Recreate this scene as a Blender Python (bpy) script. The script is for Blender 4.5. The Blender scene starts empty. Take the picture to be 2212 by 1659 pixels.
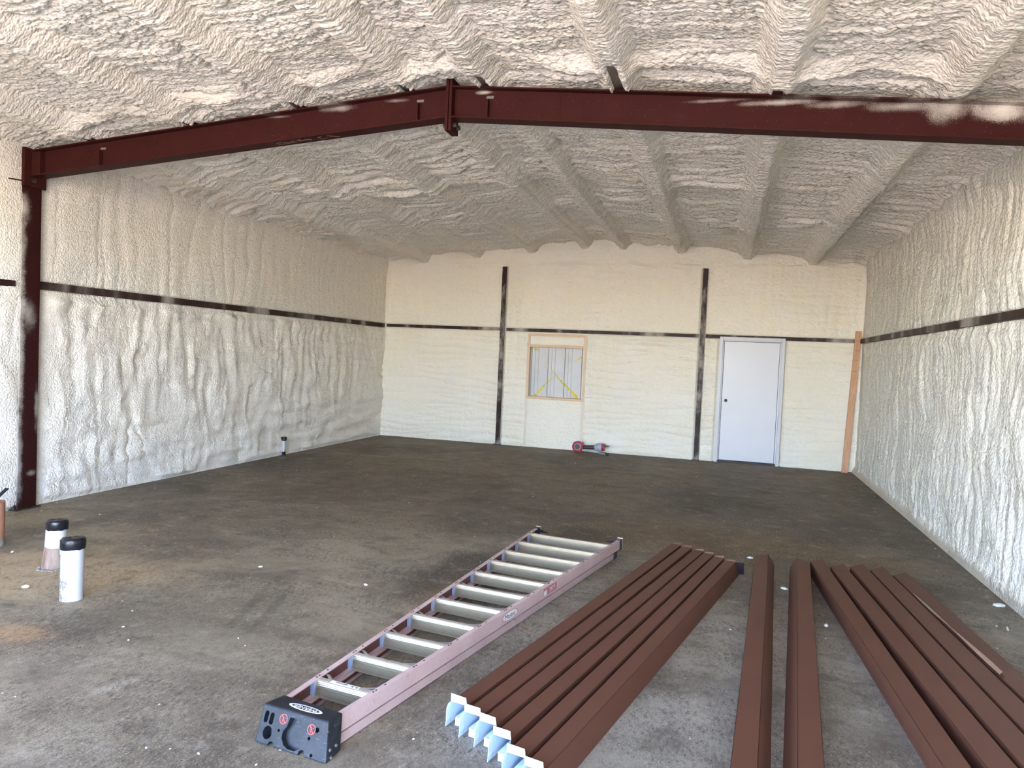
import bpy, bmesh, math, random
import numpy as np
from mathutils import Vector, Matrix
C = bpy.context.scene
rnd = random.Random(7)

# ------------------------------------------------------------------ camera
F_PX, YAW, PITCH, ROLL, CZ = 1583.37, 0.2810, -0.0387, 0.0439, 1.6166
def cam_axes():
    cy, sy, cp, sp = math.cos(YAW), math.sin(YAW), math.cos(PITCH), math.sin(PITCH)
    fwd = Vector((-sy*cp, cy*cp, sp)); right = Vector((cy, sy, 0)); up = right.cross(fwd)
    cr, sr = math.cos(ROLL), math.sin(ROLL)
    return cr*right + sr*up, -sr*right + cr*up, fwd
cr_, cu_, cf_ = cam_axes()
cd = bpy.data.cameras.new('camera'); cam = bpy.data.objects.new('camera', cd); C.collection.objects.link(cam)
cd.sensor_width = 36.0; cd.lens = F_PX/2212*36; cd.clip_start = 0.05; cd.clip_end = 300
M = Matrix((( cr_.x, cu_.x, -cf_.x, 0), (cr_.y, cu_.y, -cf_.y, 0), (cr_.z, cu_.z, -cf_.z, CZ), (0, 0, 0, 1)))
cam.matrix_world = M
C.camera = cam

# ------------------------------------------------------------------ world, sun, exposure
C.view_settings.view_transform = 'Standard'
C.view_settings.look = 'None'
C.view_settings.gamma = 1.0
C.view_settings.use_curve_mapping = False
C.view_settings.exposure = 2.12
C.cycles.max_bounces = 7; C.cycles.diffuse_bounces = 4; C.cycles.glossy_bounces = 2; C.cycles.transmission_bounces = 2; C.cycles.adaptive_threshold = 0.02
w = bpy.data.worlds.new('sky'); C.world = w; w.use_nodes = True
nt = w.node_tree; nt.nodes.clear()
out = nt.nodes.new('ShaderNodeOutputWorld'); bg = nt.nodes.new('ShaderNodeBackground')
sky = nt.nodes.new('ShaderNodeTexSky'); sky.sky_type = 'NISHITA'; sky.sun_disc = False
sky.sun_elevation = math.radians(48); sky.sun_rotation = math.radians(60); sky.altitude = 200
sky.air_density = 1.0; sky.dust_density = 0.2; sky.ozone_density = 3.0
bg.inputs['Strength'].default_value = 1.32
wb = nt.nodes.new('ShaderNodeMix'); wb.data_type = 'RGBA'; wb.blend_type = 'MULTIPLY'; wb.inputs[0].default_value = 1.0
wb.inputs[7].default_value = (1.03, 0.95, 1.02, 1)          # camera white balance
nt.links.new(sky.outputs[0], wb.inputs[6]); nt.links.new(wb.outputs[2], bg.inputs[0]); nt.links.new(bg.outputs[0], out.inputs[0])
sl = bpy.data.lights.new('sun', 'SUN'); sl.energy = 19.0; sl.angle = 0.009; sl.color = (1.0, 0.85, 0.70)
so = bpy.data.objects.new('sun', sl); C.collection.objects.link(so)
so.rotation_euler = Vector((0.30, -0.42, -1.0)).to_track_quat('-Z', 'Y').to_euler()

# ------------------------------------------------------------------ room numbers (metres)
XL, XR, D, YF = -6.226, 2.047, 12.672, -0.9       # foam faces left / right / back, front wall
XRG = -2.1                                        # ridge
def ztop(x): return 3.62 - 0.084*np.abs(x - XRG)  # top of the rafters
PURLINS = [-5.45, -4.40, -3.36, -2.42, -1.79, -0.81, 0.24, 1.25]
RY = 5.2                                          # front edge of the rafter flanges

# ------------------------------------------------------------------ object helpers
def link(o): C.collection.objects.link(o); return o
def props(o, label=None, cat=None, group=None, kind=None):
    if label: o['label'] = label
    if cat: o['category'] = cat
    if group: o['group'] = group
    if kind: o['kind'] = kind
    return o
def thing(name, label, cat, loc=(0,0,0), rotz=0.0, group=None):
    o = bpy.data.objects.new(name, None); link(o); o.empty_display_size = .1
    o.location = loc; o.rotation_euler = (0, 0, rotz)
    return props(o, label, cat, group)
class MB:
    def __init__(s): s.v = []; s.f = []; s.m = []
    def add(s, vs, fs, mi=0):
        b = len(s.v); s.v += [tuple(x) for x in vs]
        for f in fs: s.f.append(tuple(b+i for i in f)); s.m.append(mi)
        return s
    def box(s, x0, x1, y0, y1, z0, z1, mi=0):
        vs = [(x,y,z) for z in (z0,z1) for y in (y0,y1) for x in (x0,x1)]
        return s.add(vs, [(0,2,3,1),(4,5,7,6),(0,1,5,4),(2,6,7,3),(0,4,6,2),(1,3,7,5)], mi)
    def hexa(s, a, b, mi=0):          # two quads a (bottom loop) and b (top loop)
        return s.add(list(a)+list(b), [(3,2,1,0),(4,5,6,7),(0,1,5,4),(1,2,6,5),(2,3,7,6),(3,0,4,7)], mi)
    def bar(s, p, q, wx, wz, mi=0, up=(0,0,1)):
        p, q = Vector(p), Vector(q); d = (q-p).normalized(); upv = Vector(up)
        if abs(d.dot(upv)) > .98: upv = Vector((1,0,0))
        r = d.cross(upv).normalized(); u = r.cross(d)
        f = lambda c: [c - r*wx/2 - u*wz/2, c + r*wx/2 - u*wz/2, c + r*wx/2 + u*wz/2, c - r*wx/2 + u*wz/2]
        return s.hexa(f(p), f(q), mi)
    def tube(s, pts, rad, n=12, mi=0, caps=True):
        pts = [Vector(p) for p in pts]; rad = rad if isinstance(rad, (list,tuple)) else [rad]*len(pts)
        b = len(s.v); prev = None
        for i, p in enumerate(pts):
            d = (pts[min(i+1,len(pts)-1)] - pts[max(i-1,0)]).normalized()
            if prev is None:
                prev = d.cross(Vector((0,0,1)) if abs(d.z) < .9 else Vector((1,0,0))).normalized()
            prev = (prev - d*prev.dot(d)).normalized(); o = d.cross(prev)
            for k in range(n):
                a = 2*math.pi*k/n; s.v.append(tuple(p + (prev*math.cos(a) + o*math.sin(a))*rad[i]))
        for i in range(len(pts)-1):
            for k in range(n):
                k2 = (k+1) % n
                s.f.append((b+i*n+k, b+i*n+k2, b+(i+1)*n+k2, b+(i+1)*n+k)); s.m.append(mi)
        if caps:
            s.f.append(tuple(b+k for k in reversed(range(n)))); s.m.append(mi)
            s.f.append(tuple(b+(len(pts)-1)*n+k for k in range(n))); s.m.append(mi)
        return s
    def extrude(s, prof, p0, ex, ey, vec, mi=0, closed=True):   # 2-D profile swept along vec
        p0, ex, ey, vec = Vector(p0), Vector(ex), Vector(ey), Vector(vec)
        a = [p0 + ex*x + ey*y for x, y in prof]; n = len(a); b = len(s.v)
        s.v += [tuple(q) for q in a] + [tuple(q+vec) for q in a]
        for i in range(n if closed else n-1):
            j = (i+1) % n; s.f.append((b+i, b+j, b+n+j, b+n+i)); s.m.append(mi)
        if closed:
            s.f.append(tuple(b+i for i in reversed(range(n)))); s.m.append(mi)
            s.f.append(tuple(b+n+i for i in range(n))); s.m.append(mi)
        return s
    def build(s, name, mats, parent=None, smooth=False, bevel=0.0, fix=True):
        me = bpy.data.meshes.new(name); me.from_pydata(s.v, [], s.f)
        for m in (mats if isinstance(mats, (list,tuple)) else [mats]): me.materials.append(m)
        me.polygons.foreach_set('material_index', s.m)
        if fix:
            bm = bmesh.new(); bm.from_mesh(me); bmesh.ops.recalc_face_normals(bm, faces=bm.faces)
            bm.to_mesh(me); bm.free()
        if smooth:
            me.polygons.foreach_set('use_smooth', [True]*len(me.polygons))
            try: me.set_sharp_from_angle(angle=math.radians(38))
            except Exception: pass
        o = bpy.data.objects.new(name, me); link(o)
        if bevel:
            bv = o.modifiers.new('b', 'BEVEL'); bv.width = bevel; bv.segments = 2; bv.limit_method = 'ANGLE'
        if parent: o.parent = parent
        return o
def text_mesh(name, body, size, mat, parent, M4, ext=0.0004, sx=1.0):
    cu = bpy.data.curves.new(name, 'FONT'); cu.body = body; cu.size = size; cu.extrude = ext
    cu.align_x = 'CENTER'; cu.align_y = 'CENTER'; cu.resolution_u = 2
    t = bpy.data.objects.new(name, cu); link(t)
    dg = bpy.context.evaluated_depsgraph_get()
    me = bpy.data.meshes.new_from_object(t.evaluated_get(dg)); bpy.data.objects.remove(t)
    me.transform(M4 @ Matrix.Diagonal((sx,1,1,1))); me.materials.clear(); me.materials.append(mat)
    o = bpy.data.objects.new(name, me); link(o)
    if parent: o.parent = parent
    return o

# ------------------------------------------------------------------ materials
class NT:
    def __init__(s, name):
        s.m = bpy.data.materials.new(name); s.m.use_nodes = True; s.t = s.m.node_tree
        s.p = s.t.nodes['Principled BSDF']
        s.tc = s.t.nodes.new('ShaderNodeTexCoord')
    def n(s, typ, **k):
        nd = s.t.nodes.new(typ)
        for a, b in k.items():
            if a.startswith('i_'):
                key = a[2:]; key = int(key) if key.isdigit() else key.replace('_', ' ')
                nd.inputs[key].default_value = b
            else: setattr(nd, a, b)
        return nd
    def l(s, a, b): s.t.links.new(a, b)
    def map(s, scale=(1,1,1), rot=(0,0,0), loc=(0,0,0), src='Object'):
        m = s.n('ShaderNodeMapping'); m.inputs['Scale'].default_value = scale
        m.inputs['Rotation'].default_value = rot; m.inputs['Location'].default_value = loc
        s.l(s.tc.outputs[src], m.inputs[0]); return m.outputs[0]
    def noise(s, vec, scale, detail=3, rough=.55, dist=0.0):
        nd = s.n('ShaderNodeTexNoise', i_Scale=scale, i_Detail=detail, i_Roughness=rough, i_Distortion=dist)
        s.l(vec, nd.inputs['Vector']); return nd.outputs['Fac']
    def voro(s, vec, scale, feature='F1', smooth=.4, out='Distance', rand=1.0):
        nd = s.n('ShaderNodeTexVoronoi', feature=feature, i_Scale=scale)
        nd.inputs['Randomness'].default_value = rand
        if feature == 'SMOOTH_F1': nd.inputs['Smoothness'].default_value = smooth
        s.l(vec, nd.inputs['Vector']); return nd.outputs[out]
    def ramp(s, fac, stops, interp='LINEAR'):
        nd = s.n('ShaderNodeValToRGB'); e = nd.color_ramp.elements; nd.color_ramp.interpolation = interp
        while len(e) < len(stops): e.new(.5)
        for q, (pos, col) in zip(e, stops):
            q.position = pos; q.color = (col[0], col[1], col[2], 1) if isinstance(col, tuple) else (col, col, col, 1)
        s.l(fac, nd.inputs[0]); return nd.outputs[0]
    def mix(s, fac, a, b, mode='MIX'):
        nd = s.n('ShaderNodeMix', data_type='RGBA', blend_type=mode)
        for v, i in ((fac, 0), (a, 6), (b, 7)):
            if hasattr(v, 'is_linked'): s.l(v, nd.inputs[i])
            elif i == 0: nd.inputs[0].default_value = v
            else: nd.inputs[i].default_value = (v[0], v[1], v[2], 1)
        return nd.outputs[2]
    def math(s, op, a, b=None, c=None, clamp=False):
        nd = s.n('ShaderNodeMath', operation=op, use_clamp=clamp)
        for i, v in enumerate((a, b, c)):
            if v is None: continue
            if hasattr(v, 'is_linked'): s.l(v, nd.inputs[i])
            else: nd.inputs[i].default_value = v
        return nd.outputs[0]
    def sep(s, vec):
        nd = s.n('ShaderNodeSeparateXYZ'); s.l(vec, nd.inputs[0]); return nd.outputs
    def bump(s, h, strength, dist, prev=None):
        nd = s.n('ShaderNodeBump', i_Strength=strength, i_Distance=dist); s.l(h, nd.inputs['Height'])
        if prev: s.l(prev, nd.inputs['Normal'])
        return nd.outputs[0]
    def fin(s, col=None, rough=None, normal=None, metal=0.0, spec=.5):
        for v, k in ((col, 'Base Color'), (rough, 'Roughness')):
            if v is None: continue
            if hasattr(v, 'is_linked'): s.l(v, s.p.inputs[k])
            elif isinstance(v, tuple): s.p.inputs[k].default_value = (v[0], v[1], v[2], 1)
            else: s.p.inputs[k].default_value = v
        if normal: s.l(normal, s.p.inputs['Normal'])
        s.p.inputs['Metallic'].default_value = metal
        s.p.inputs['Specular IOR Level'].default_value = spec
        return s.m

def mat_foam(name, base, stretch, cell=55.0, amp=.006, rough=.42, yellow=.35, foot=False):
    t = NT(name); v = t.map(scale=stretch); vo = t.map()
    d1 = t.voro(v, cell, 'F1'); d2 = t.noise(v, cell*2.2, 1)
    h = t.math('MULTIPLY_ADD', d2, .30, t.math('MULTIPLY', d1, -1.0))
    nb = t.bump(h, 1.0, amp)
    n1 = t.noise(vo, 2.2, 2); n2 = t.noise(vo, 22, 2)
    c = t.mix(t.ramp(n1, [(.35, 0.0), (.7, 1.0)]), base, (base[0]*1.01, base[1]*.985, base[2]*(1-.18*yellow)))
    c = t.mix(t.ramp(n2, [(.45, 0.0), (.75, .5)]), c, (base[0]*.93, base[1]*.91, base[2]*.86))
    if foot:
        zz = t.math('MULTIPLY_ADD', n2, .05, t.sep(vo)[2]); c = t.mix(t.ramp(zz, [(.06, .8), (.15, 0.0)]), c, (.60,.50,.36))
    r = t.ramp(n2, [(.3, rough-.12), (.7, rough+.14)])
    return t.fin(c, r, nb, spec=.5)
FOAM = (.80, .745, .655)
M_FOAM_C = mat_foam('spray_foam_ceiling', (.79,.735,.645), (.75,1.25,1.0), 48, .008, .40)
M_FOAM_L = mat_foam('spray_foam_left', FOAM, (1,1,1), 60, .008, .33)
M_FOAM_R = mat_foam('spray_foam_right', (.645,.615,.535), (1,1.1,.8), 52, .007, .36, .35, True)  # same foam, base colour darkened to stand in for this wall's dimmer light
M_FOAM_B = mat_foam('spray_foam_back', (.745,.70,.60), (.8,1,1.2), 34, .006, .45, .5)

def mat_floor():
    t = NT('stained_concrete'); v = t.map(); x, y, _z = t.sep(v)
    big = t.noise(v, .62, 6, .62, .5); mid = t.noise(t.map(scale=(1,.6,1), rot=(0,0,.5)), 2.6, 7, .66, .3)
    wipe = t.noise(t.map(scale=(.45,2.6,1), rot=(0,0,.55)), 1.5, 6, .7, .4)
    f1 = t.noise(t.map(scale=(1,.5,1), rot=(0,0,.55)), 46, 3, .75); f2 = t.noise(v, 130, 2, .7)
    c = t.mix(t.ramp(mid, [(.30, 0.0), (.70, 1.0)]), (0.124,0.101,0.068), (0.340,0.288,0.200))
    # broad zones: tan dust on the left, bare grey between the channels, darker brown further back
    wob = t.math('MULTIPLY_ADD', t.noise(v, .9, 5, .6), 2.4, -1.2)
    c = t.mix(t.ramp(t.math('ADD', t.math('MULTIPLY', x, .5), wob), [(-.4, .50), (.55, 0.0)]), c, (0.373,0.294,0.184))
    gz = t.math('ADD', t.math('MULTIPLY_ADD', y, .45, -1.55), wob)
    gz = t.math('MAXIMUM', gz, t.math('ADD', t.math('MULTIPLY_ADD', x, -1.1, -.9), wob))
    c = t.mix(t.ramp(gz, [(.0, .70), (.9, 0.0)]), c, (0.286,0.270,0.225))
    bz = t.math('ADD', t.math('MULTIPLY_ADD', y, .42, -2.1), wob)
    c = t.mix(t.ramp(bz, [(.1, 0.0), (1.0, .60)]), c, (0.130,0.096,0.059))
    c = t.mix(t.ramp(big, [(.36, .80), (.56, 0.0)]), c, (0.076,0.059,0.039))
    c = t.mix(t.ramp(wipe, [(.30, .55), (.46, 0.0)]), c, (0.092,0.072,0.048))
    c = t.mix(t.ramp(wipe, [(.58, 0.0), (.74, .50)]), c, (0.324,0.270,0.184))
    def spot(cx, cy, rx, ry, rot=0.0, w_=1.1):
        mp = t.n('ShaderNodeMapping', vector_type='TEXTURE'); t.l(t.tc.outputs['Object'], mp.inputs[0])
        mp.inputs['Location'].default_value = (cx, cy, 0); mp.inputs['Rotation'].default_value = (0,0,rot)
        mp.inputs['Scale'].default_value = (rx, ry, 1)
        ln = t.n('ShaderNodeVectorMath', operation='LENGTH'); t.l(mp.outputs[0], ln.inputs[0])
        return t.math('ADD', ln.outputs['Value'], t.math('MULTIPLY_ADD', mid, 1.5*w_, -.75*w_))
    def blot(c, sp, col, a): return t.mix(t.ramp(sp, [(.45, a), (1.15, 0.0)]), c, col)
    # rusty water stains beyond the ladder, dark damp patch beside it, tan dirt round the stub pipes, tyre marks
    c = blot(c, spot(-.35, 6.9, 1.5, .8, .2), (0.167,0.100,0.043), .75)
    c = blot(c, spot(.9, 6.9, 1.2, .5, -.1), (0.200,0.129,0.059), .6)
    c = blot(c, spot(-1.85, 5.15, .38, 1.0, -.15), (0.054,0.041,0.027), .85)
    c = blot(c, spot(-1.15, 6.6, .5, .5), (0.059,0.044,0.028), .7)
    c = blot(c, spot(-1.62, 4.6, .22, .7, -.2), (0.216,0.118,0.050), .55)
    c = blot(c, spot(-4.6, 3.7, 1.45, .80, .45), (0.454,0.335,0.194), .9)
    c = blot(c, spot(-6.0, 5.0, .5, .6), (0.356,0.273,0.158), .8)
    c = blot(c, spot(-3.62, 3.03, .3, .15), (0.454,0.258,0.117), .6)
    c = blot(c, spot(.9, 11.6, .9, .35), (0.238,0.134,0.068), .7)
    c = blot(c, spot(-2.60, 3.92, .045, .60, .29, .5), (0.070,0.056,0.037), .45)
    c = blot(c, spot(-2.74, 3.85, .035, .60, .33, .5), (0.070,0.056,0.037), .35)
    c = blot(c, spot(-2.64, 2.74, .05, .20, -.3), (0.475,0.422,0.315), .4)
    # grain (rubbed smooth in places), pits, foam specks
    rub = t.ramp(t.noise(t.map(loc=(5,1,0), scale=(.7,1.5,1), rot=(0,0,.5)), 1.4, 5, .65), [(.36, .18), (.60, 1.0)])
    g1 = t.math('MULTIPLY', t.ramp(f1, [(.36, .80), (.48, 0.0)]), rub); g2 = t.math('MULTIPLY', t.ramp(f1, [(.55, 0.0), (.70, .62)]), rub)
    c = t.mix(g1, c, (.066,.052,.035)); c = t.mix(g2, c, (.46,.39,.28))
    g3 = t.math('MULTIPLY', t.ramp(f2, [(.36, .75), (.49, 0.0)]), rub)
    c = t.mix(g3, c, (.062,.051,.036)); c = t.mix(t.ramp(f2, [(.56, 0.0), (.72, .55)]), c, (.50,.43,.32))
    lg = t.noise(t.map(loc=(9,4,0)), 5.5, 5, .7)
    c = t.mix(t.ramp(lg, [(.34, .55), (.48, 0.0)]), c, (.085,.068,.049)); c = t.mix(t.ramp(lg, [(.56, 0.0), (.72, .42)]), c, (.46,.40,.30))
    vd = t.voro(v, 22, 'F1'); vm = t.noise(v, 1.3, 3)
    sp = t.math('MULTIPLY', t.ramp(vd, [(.055, 1.0), (.085, 0.0)]), t.ramp(vm, [(.42, 0.0), (.6, .9)]))
    c = t.mix(sp, c, (0.670,0.597,0.441))
    vd2 = t.voro(t.map(loc=(3,7,0)), 9, 'F1')
    c = t.mix(t.ramp(vd2, [(.035, .8), (.055, 0.0)]), c, (0.038,0.031,0.022))
    h = t.math('MULTIPLY_ADD', mid, .5, t.math('ADD', f1, t.math('MULTIPLY', f2, .5)))
    nb = t.bump(h, .4, .004)
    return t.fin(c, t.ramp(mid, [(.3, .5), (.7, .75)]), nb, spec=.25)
M_FLOOR = mat_floor()

def mat_steel(name='brown_primer', base=(.036,.0085,.0072), spray=None, zline=False):
    """dark red-brown shop primer with fine pale overspray specks; spray = list of (cx,cy,cz,r) patches of pale overspray"""
    t = NT(name); v = t.map(src='Object')
    n = t.noise(v, 6, 4)
    c = t.mix(t.ramp(n, [(.3, 0.0), (.7, 1.0)]), base, (base[0]*1.25, base[1]*1.25, base[2]*1.25))
    vd = t.voro(v, 42, 'F1'); c = t.mix(t.ramp(vd, [(.06, .75), (.11, 0.0)]), c, (.16,.11,.095))
    gr = t.noise(v, 220, 2, .7)
    for (cx, cy, cz, rx, rz, a) in (spray or []):
        mp = t.n('ShaderNodeMapping', vector_type='TEXTURE'); t.l(t.tc.outputs['Object'], mp.inputs[0])
        mp.inputs['Location'].default_value = (cx, cy, cz); mp.inputs['Scale'].default_value = (rx, rx, rz)
        ln = t.n('ShaderNodeVectorMath', operation='LENGTH'); t.l(mp.outputs[0], ln.inputs[0])
        wob = t.math('ADD', t.math('MULTIPLY_ADD', t.noise(v, 7, 3), 1.2, -.6), t.math('MULTIPLY_ADD', gr, 1.5, -.75))
        s_ = t.math('ADD', ln.outputs['Value'], wob)
        c = t.mix(t.ramp(s_, [(.05, a), (1.05, 0.0)]), c, (.66,.60,.52))
    return t.fin(c, .6, t.bump(gr, .15, .002), spec=.08)
M_STEEL = mat_steel()

def mat_girt():
    t = NT('girt_with_overspray'); v = t.map()
    n = t.noise(t.map(scale=(1,1,.25)), 1.7, 3, .55); g = t.noise(v, 160, 2, .7)
    s_ = t.math('MULTIPLY_ADD', g, .35, n)
    c = t.mix(t.ramp(s_, [(.68, 0.0), (.84, .8)]), (.026,.009,.008), (.50,.45,.39))
    return t.fin(c, .5, spec=.2)
M_GIRT = mat_girt()
def mat_purlin():
    t = NT('dusted_purlin'); v = t.map(); n = t.noise(v, 7, 4, .6); y = t.sep(v)[1]
    f = t.math('MULTIPLY_ADD', n, .35, y)
    c = t.mix(t.ramp(n, [(.3, 0.0), (.7, 1.0)]), (.12,.095,.075), (.26,.22,.18))
    c = t.mix(t.ramp(t.math('ADD', f, .45), [(.42, 0.0), (.56, 1.0)]), c, (.040,.018,.015))
    return t.fin(c, .6, spec=.2)
M_PURL = mat_purlin()

def mat_plain(name, col, rough=.5, metal=0.0, var=.12, scale=8, spec=.5, bumpd=0.0):
    t = NT(name); v = t.map(); n = t.noise(v, scale, 4)
    c = t.mix(t.ramp(n, [(.3, 0.0), (.7, 1.0)]), tuple(x*(1-var) for x in col), tuple(min(1,x*(1+var)) for x in col))
    nb = t.bump(t.noise(v, scale*14, 2), .3, bumpd) if bumpd else None
    return t.fin(c, rough, nb, metal, spec)
M_TRIM = mat_plain('brown_painted_sheet', (.115,.048,.029), .5, var=.05, scale=3, spec=.15)
M_LINER = mat_plain('pale_backer_coat', (.60,.72,.83), .45, var=.02, scale=3)
M_TRIMEDGE = mat_plain('worn_brown_edge', (.25,.15,.10), .5)
M_BLACKP = mat_plain('black_plastic', (.02,.02,.022), .45)
M_TAPE = mat_plain('black_tape', (.008,.008,.011), .22, var=.2, scale=30, bumpd=.002)
M_DARK = mat_plain('dark_hollow', (.012,.011,.010), .9)
M_BOLT = mat_plain('zinc_bolt', (.30,.29,.27), .45, .7)
M_RUSTBOLT = mat_plain('dark_bolt', (.05,.04,.035), .6, .5)
M_GALV = mat_plain('galvanised_sheet', (.50,.495,.49), .5, .1, var=.06, scale=4)
M_YEL = mat_plain('yellow_marking_paint', (.62,.52,.02), .6)
M_DOOR = mat_plain('white_door_paint', (.58,.575,.60), .38, var=.015, scale=3)
M_DFRAME = mat_plain('pale_grey_frame_paint', (.50,.50,.52), .4, var=.02)
M_SEAL = mat_plain('dark_gasket', (.06,.055,.06), .7)
M_RED = mat_plain('red_plastic', (.38,.02,.03), .35)
M_GREY = mat_plain('grey_plastic', (.33,.36,.40), .4)
M_WHITEST = mat_plain('white_sticker', (.72,.71,.66), .45)
M_INK = mat_plain('dark_print', (.03,.028,.028), .6)
M_REDINK = mat_plain('red_print', (.50,.055,.035), .55)
M_PINKINK = mat_plain('faded_red_print', (.48,.17,.17), .55, var=.25, scale=40)
M_BLUEINK = mat_plain('faded_blue_print', (.30,.46,.60), .6)
M_CRUMB = mat_plain('foam_crumb', (.82,.78,.68), .7, var=.05, scale=40)
M_CHALK = mat_plain('chalk', (.20,.12,.105), .9)
M_GREYPATCH = mat_plain('bare_grey_patch', (.16,.145,.12), .6)
M_GROUND = mat_plain('outdoor_gravel', (.44,.37,.28), .9, var=.2, scale=3)

def mat_wood(name, a, b, axis='Z', knots=True):
    t = NT(name); sc = {'Z': (9,9,.7), 'X': (.7,9,9)}[axis]
    g = t.noise(t.map(scale=sc), 6, 5, .6, 1.2)
    c = t.mix(t.ramp(g, [(.3, 0.0), (.7, 1.0)]), a, b)
    if knots:
        k = t.voro(t.map(scale=(1,1,.9)), 3.1); c = t.mix(t.ramp(k, [(.035, .9), (.09, 0.0)]), c, (.10,.035,.015))
    return t.fin(c, .6)
M_PINE = mat_wood('pale_pine', (.60,.42,.27), (.70,.54,.38), 'Z')
M_PINEX = mat_wood('pale_pine_flat', (.58,.38,.22), (.70,.52,.35), 'X')
M_FIR = mat_wood('reddish_fir', (.44,.215,.11), (.60,.34,.19), 'Z')
M_FIRWORN = mat_wood('sprayed_pine', (.62,.53,.43), (.72,.64,.53), 'Z', False)

def mat_fibre(name, a, b, spots):
    t = NT(name); v = t.map(); n = t.noise(t.map(scale=(1,1,1)), 5, 4, .6); f = t.noise(v, 120, 3, .7)
    c = t.mix(t.ramp(n, [(.3, 0.0), (.7, 1.0)]), a, b)
    c = t.mix(t.ramp(f, [(.52, 0.0), (.70, spots)]), c, (.62,.52,.52))
    d = t.noise(t.map(loc=(2,2,2)), 9, 4, .7); c = t.mix(t.ramp(d, [(.62, 0.0), (.76, .5)]), c, (.13,.075,.07))
    return t.fin(c, .5, t.bump(f, .25, .002), spec=.4)
M_RAIL = mat_fibre('weathered_orange_fibreglass', (.47,.31,.27), (.57,.41,.37), .55)
M_RAILIN = mat_fibre('shaded_inner_fibreglass', (.105,.032,.020), (.14,.045,.03), .1)  # darker copy of the rail colour: shade painted onto the inner faces
M_ALU = mat_plain('brushed_aluminium', (.54,.45,.31), .34, .85, var=.06, scale=20)
M_ALUTAN = mat_plain('dusty_aluminium', (.40,.345,.275), .55, .25, var=.08, scale=12)

def mat_cap():
    t = NT('scuffed_black_plastic'); v = t.map()
    n = t.noise(v, 14, 5, .7); s1 = t.noise(t.map(scale=(3,1,14), rot=(.3,.5,.2)), 9, 4, .7)
    c = t.mix(t.ramp(n, [(.35, 0.0), (.72, 1.0)]), (.009,.010,.0115), (.024,.026,.030))
    c = t.mix(t.ramp(s1, [(.60, 0.0), (.74, .55)]), c, (.16,.175,.20))
    return t.fin(c, .5, t.bump(n, .3, .003), spec=.3)
M_CAP = mat_cap()

def mat_pvc():
    t = NT('speckled_white_pvc'); v = t.map()
    vd = t.voro(v, 55); c = t.mix(t.ramp(vd, [(.07, .9), (.13, 0.0)]), (.52,.52,.53), (.13,.08,.055))
    return t.fin(c, .32)
M_PVC = mat_pvc()
def mat_grime():
    t = NT('grimy_pipe_base'); v = t.map(); n = t.noise(t.map(scale=(3,3,.6)), 9, 5, .7)
    c = t.mix(t.ramp(n, [(.3, 0.0), (.72, 1.0)]), (.15,.075,.05), (.36,.27,.21)); return t.fin(c, .7)
M_GRIME = mat_grime()
M_CEMENT = mat_plain('grey_cement_smear', (.27,.24,.195), .9, var=.3, scale=30)
M_RUSTY = mat_plain('orange_brown_pipe', (.36,.175,.105), .7, var=.18, scale=14)

# ------------------------------------------------------------------ numpy noise
def _h(ix, iy, seed):
    n = (ix.astype(np.int64)*374761393 + iy.astype(np.int64)*668265263 + seed*144665) & 0xFFFFFFFF
    n = ((n ^ (n >> 13)) * 1274126177) & 0xFFFFFFFF
    return ((n ^ (n >> 16)) & 0xFFFFFF) / float(0xFFFFFF)
def perlin(x, y, seed=0):
    xi, yi = np.floor(x), np.floor(y); fx, fy = x-xi, y-yi
    u = fx*fx*fx*(fx*(fx*6-15)+10); v = fy*fy*fy*(fy*(fy*6-15)+10)
    def g(dx, dy):
        a = _h(xi+dx, yi+dy, seed)*2*np.pi; return np.cos(a)*(fx-dx) + np.sin(a)*(fy-dy)
    return 1.5*((g(0,0)*(1-u) + g(1,0)*u)*(1-v) + (g(0,1)*(1-u) + g(1,1)*u)*v)
def bub(x, y, seed=0, skew=0.0, crease=.45):
    """rounded bubbles with sharp creases between; skew leans them towards +y so that they overlap like scales"""
    xi, yi = np.floor(x), np.floor(y); b1 = np.full(x.shape, 9.0); b2 = np.full(x.shape, 9.0); dyb = np.zeros(x.shape)
    for dx in (-1,0,1):
        for dy in (-1,0,1):
            px = xi+dx+_h(xi+dx, yi+dy, seed); py = yi+dy+_h(xi+dx, yi+dy, seed+91)
            d = (x-px)**2 + (y-py)**2; m = d < b1
            b2 = np.where(m, b1, np.minimum(b2, d)); dyb = np.where(m, y-py, dyb); b1 = np.where(m, d, b1)
    dome = np.sqrt(np.clip(1-b1*.9, 0, 1))*(1+skew*dyb)
    return dome*(1-crease) + crease*np.sqrt(np.clip((np.sqrt(b2)-np.sqrt(b1))*2.6, 0, 1))
def sstep(a, b, x):
    t = np.clip((x-a)/(b-a), 0, 1); return t*t*(3-2*t)
def lobes(t, seed=0):
    """scalloped rolls with sharp valleys, every roll of its own height"""
    k = np.floor(t); f = t-k
    return np.sqrt(np.clip(np.sin(np.pi*f**1.7), 0, 1))*(.45 + .55*_h(k, k*0, seed))
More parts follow.
